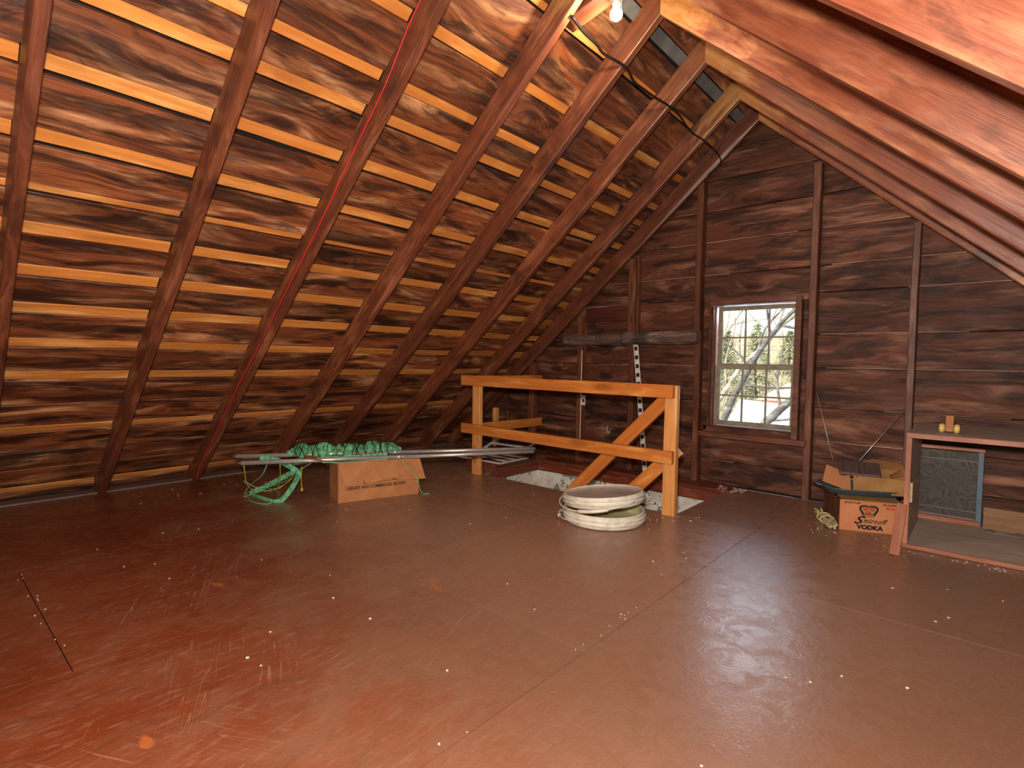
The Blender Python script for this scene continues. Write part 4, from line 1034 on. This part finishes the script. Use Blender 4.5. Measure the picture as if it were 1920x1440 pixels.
def crownstuff(name, c, r, h, n, mat, root, conical=True, seed=0, leaf=.5):
    R = random.Random(seed); bm = bmesh.new()
    for k in range(n):
        t = R.random()**.8; a = R.uniform(0, 2*PI); rr = (r*(1-t)*.95+.1 if conical else r*math.sin(PI*(.1+.8*t)))*R.uniform(.35, 1)
        p = Vector((rr*math.cos(a), rr*math.sin(a), h*t)); d = Vector((math.cos(a), math.sin(a), R.uniform(-.35, .15) if conical else R.uniform(-.2, .9))).normalized()*leaf*R.uniform(.5, 1.2)*(1.2-t*.7)
        s_ = d.cross(Vector((0, 0, 1))).normalized()*leaf*.16; u_ = Vector((0, 0, leaf*.05))
        vs = [bm.verts.new(q) for q in (p-s_, p+s_, p+d)]; v4 = bm.verts.new(p+u_+d*.3)
        bm.faces.new(vs); bm.faces.new((vs[0], vs[2], v4)); bm.faces.new((vs[1], v4, vs[2])); bm.faces.new((vs[0], v4, vs[1]))
    o_ = bm_obj(name, bm, mat, root); o_['kind'] = 'stuff'; return o_
M_spr = plain('spruce_green', '#a0a070', .9, var=.5, scale=.8, dark='#6e7450'); M_brush = plain('tan_brush', '#b8ac90', .95, var=.5, scale=.6, dark='#6e6552')
for i, (x, y, h, r, lab) in enumerate(((-21.5, 60, 7.4, 2.3, 'tall dark spruce at the left of the hillside seen through the window'), (-17.2, 56, 8.2, 2.5, 'tall spruce in the middle of the window view, on the hillside'), (-14.2, 62, 6.4, 2.4, 'spruce right of the tallest one on the hillside'), (-24.5, 66, 6.4, 2.4, 'spruce at the far left of the hillside outside'), (-12.1, 58, 7.0, 2.6, 'broad spruce at the right edge of the window view'), (-19.0, 75, 5.5, 2.6, 'small far spruce between the taller hillside ones'))):
    z = -5.0+11.5*min(1, max(0, (y-46)/70))**1.1
    r_ = empty('spruce_tree', (x, y, z-.3), 0, lab, 'tree'); tube('trunk', [(0, 0, 0), (0, 0, h*.5), (0, 0, h*.97)], lambda t: .22*(1-t)+.03, M_bark_d, r_, 6, 0)
    crownstuff('foliage', None, r, h, 1500, M_spr, r_, True, i, .8)
    for o_ in r_.children:
        if o_.name.startswith('foliage'): o_.location = (0, 0, .6)
def brush():
    R = random.Random(21); bm = bmesh.new()
    for k in range(420):
        y = R.uniform(50, 112); x = R.uniform(-.62, -.15)*y; z = -5.0+11.5*min(1, max(0, (y-46)/70))**1.1-.2; h = R.uniform(1.6, 3.6)
        for j in range(10):
            a = R.uniform(0, 2*PI); d = Vector((math.cos(a)*.35, math.sin(a)*.35, 1))*h*R.uniform(.6, 1); s_ = Vector((.06, 0, 0)); p = Vector((x, y, z))+Vector((math.cos(a), math.sin(a), 0))*.3
            q = [bm.verts.new(v) for v in (p-s_, p+s_, p+d, p+Vector((0, .08, 0)))]; bm.faces.new(q[:3]); bm.faces.new((q[0], q[2], q[3])); bm.faces.new((q[1], q[3], q[2]))
    return bm
bo = bm_obj('hillside_brush', brush(), M_brush); tag(bo, 'leafless tan brush covering the hillside outside', 'brush', kind='stuff')
# neighbour house
hs = empty('house', (-10.4, 41, -4.9), 0, 'reddish brick neighbour house with a pale roof, low behind the yard', 'building')
M_brick = plain('red_wall', '#c08a68', .85, var=.3, scale=2); M_roof = plain('pale_red_roof', '#caa08c', .8, var=.3, scale=1)
box('wall', (-1.6, 0, 0), (3.2, 5, 3.3), M_brick, hs)
mesh_obj('roof', [(-2.0, -.4, 3.3), (3.6, -.4, 3.3), (3.6, 5.4, 3.3), (-2.0, 5.4, 3.3), (-.6, 2.5, 4.5), (3.6, 2.5, 4.6)], [(0, 1, 5, 4), (2, 3, 4, 5), (3, 0, 4), (1, 2, 5), (0, 3, 2, 1)], M_roof, hs)
box('window', (-1.2, -.06, 2.05), (-.1, .0, 2.95), M_iron, hs); box('window', (1.2, -.06, 1.9), (2.2, .0, 2.9), M_iron, hs)
sr = empty('snowy_shed', (-6.9, 24, -4.95), 0, 'low shed with a snow covered roof in the yard below the window', 'building')
box('wall', (-1.4, 0, 0), (1.2, 3, 3.2), M_brush, sr)
mesh_obj('roof', [(-1.6, -.2, 3.15), (1.5, -.2, 3.15), (1.5, 3.2, 3.15), (-1.6, 3.2, 3.15), (-1.6, 1.5, 4.3), (1.5, 1.5, 4.1)], [(0, 1, 5, 4), (2, 3, 4, 5), (3, 0, 4), (1, 2, 5), (0, 3, 2, 1)], M_snow, sr)
bpy.context.view_layer.update()
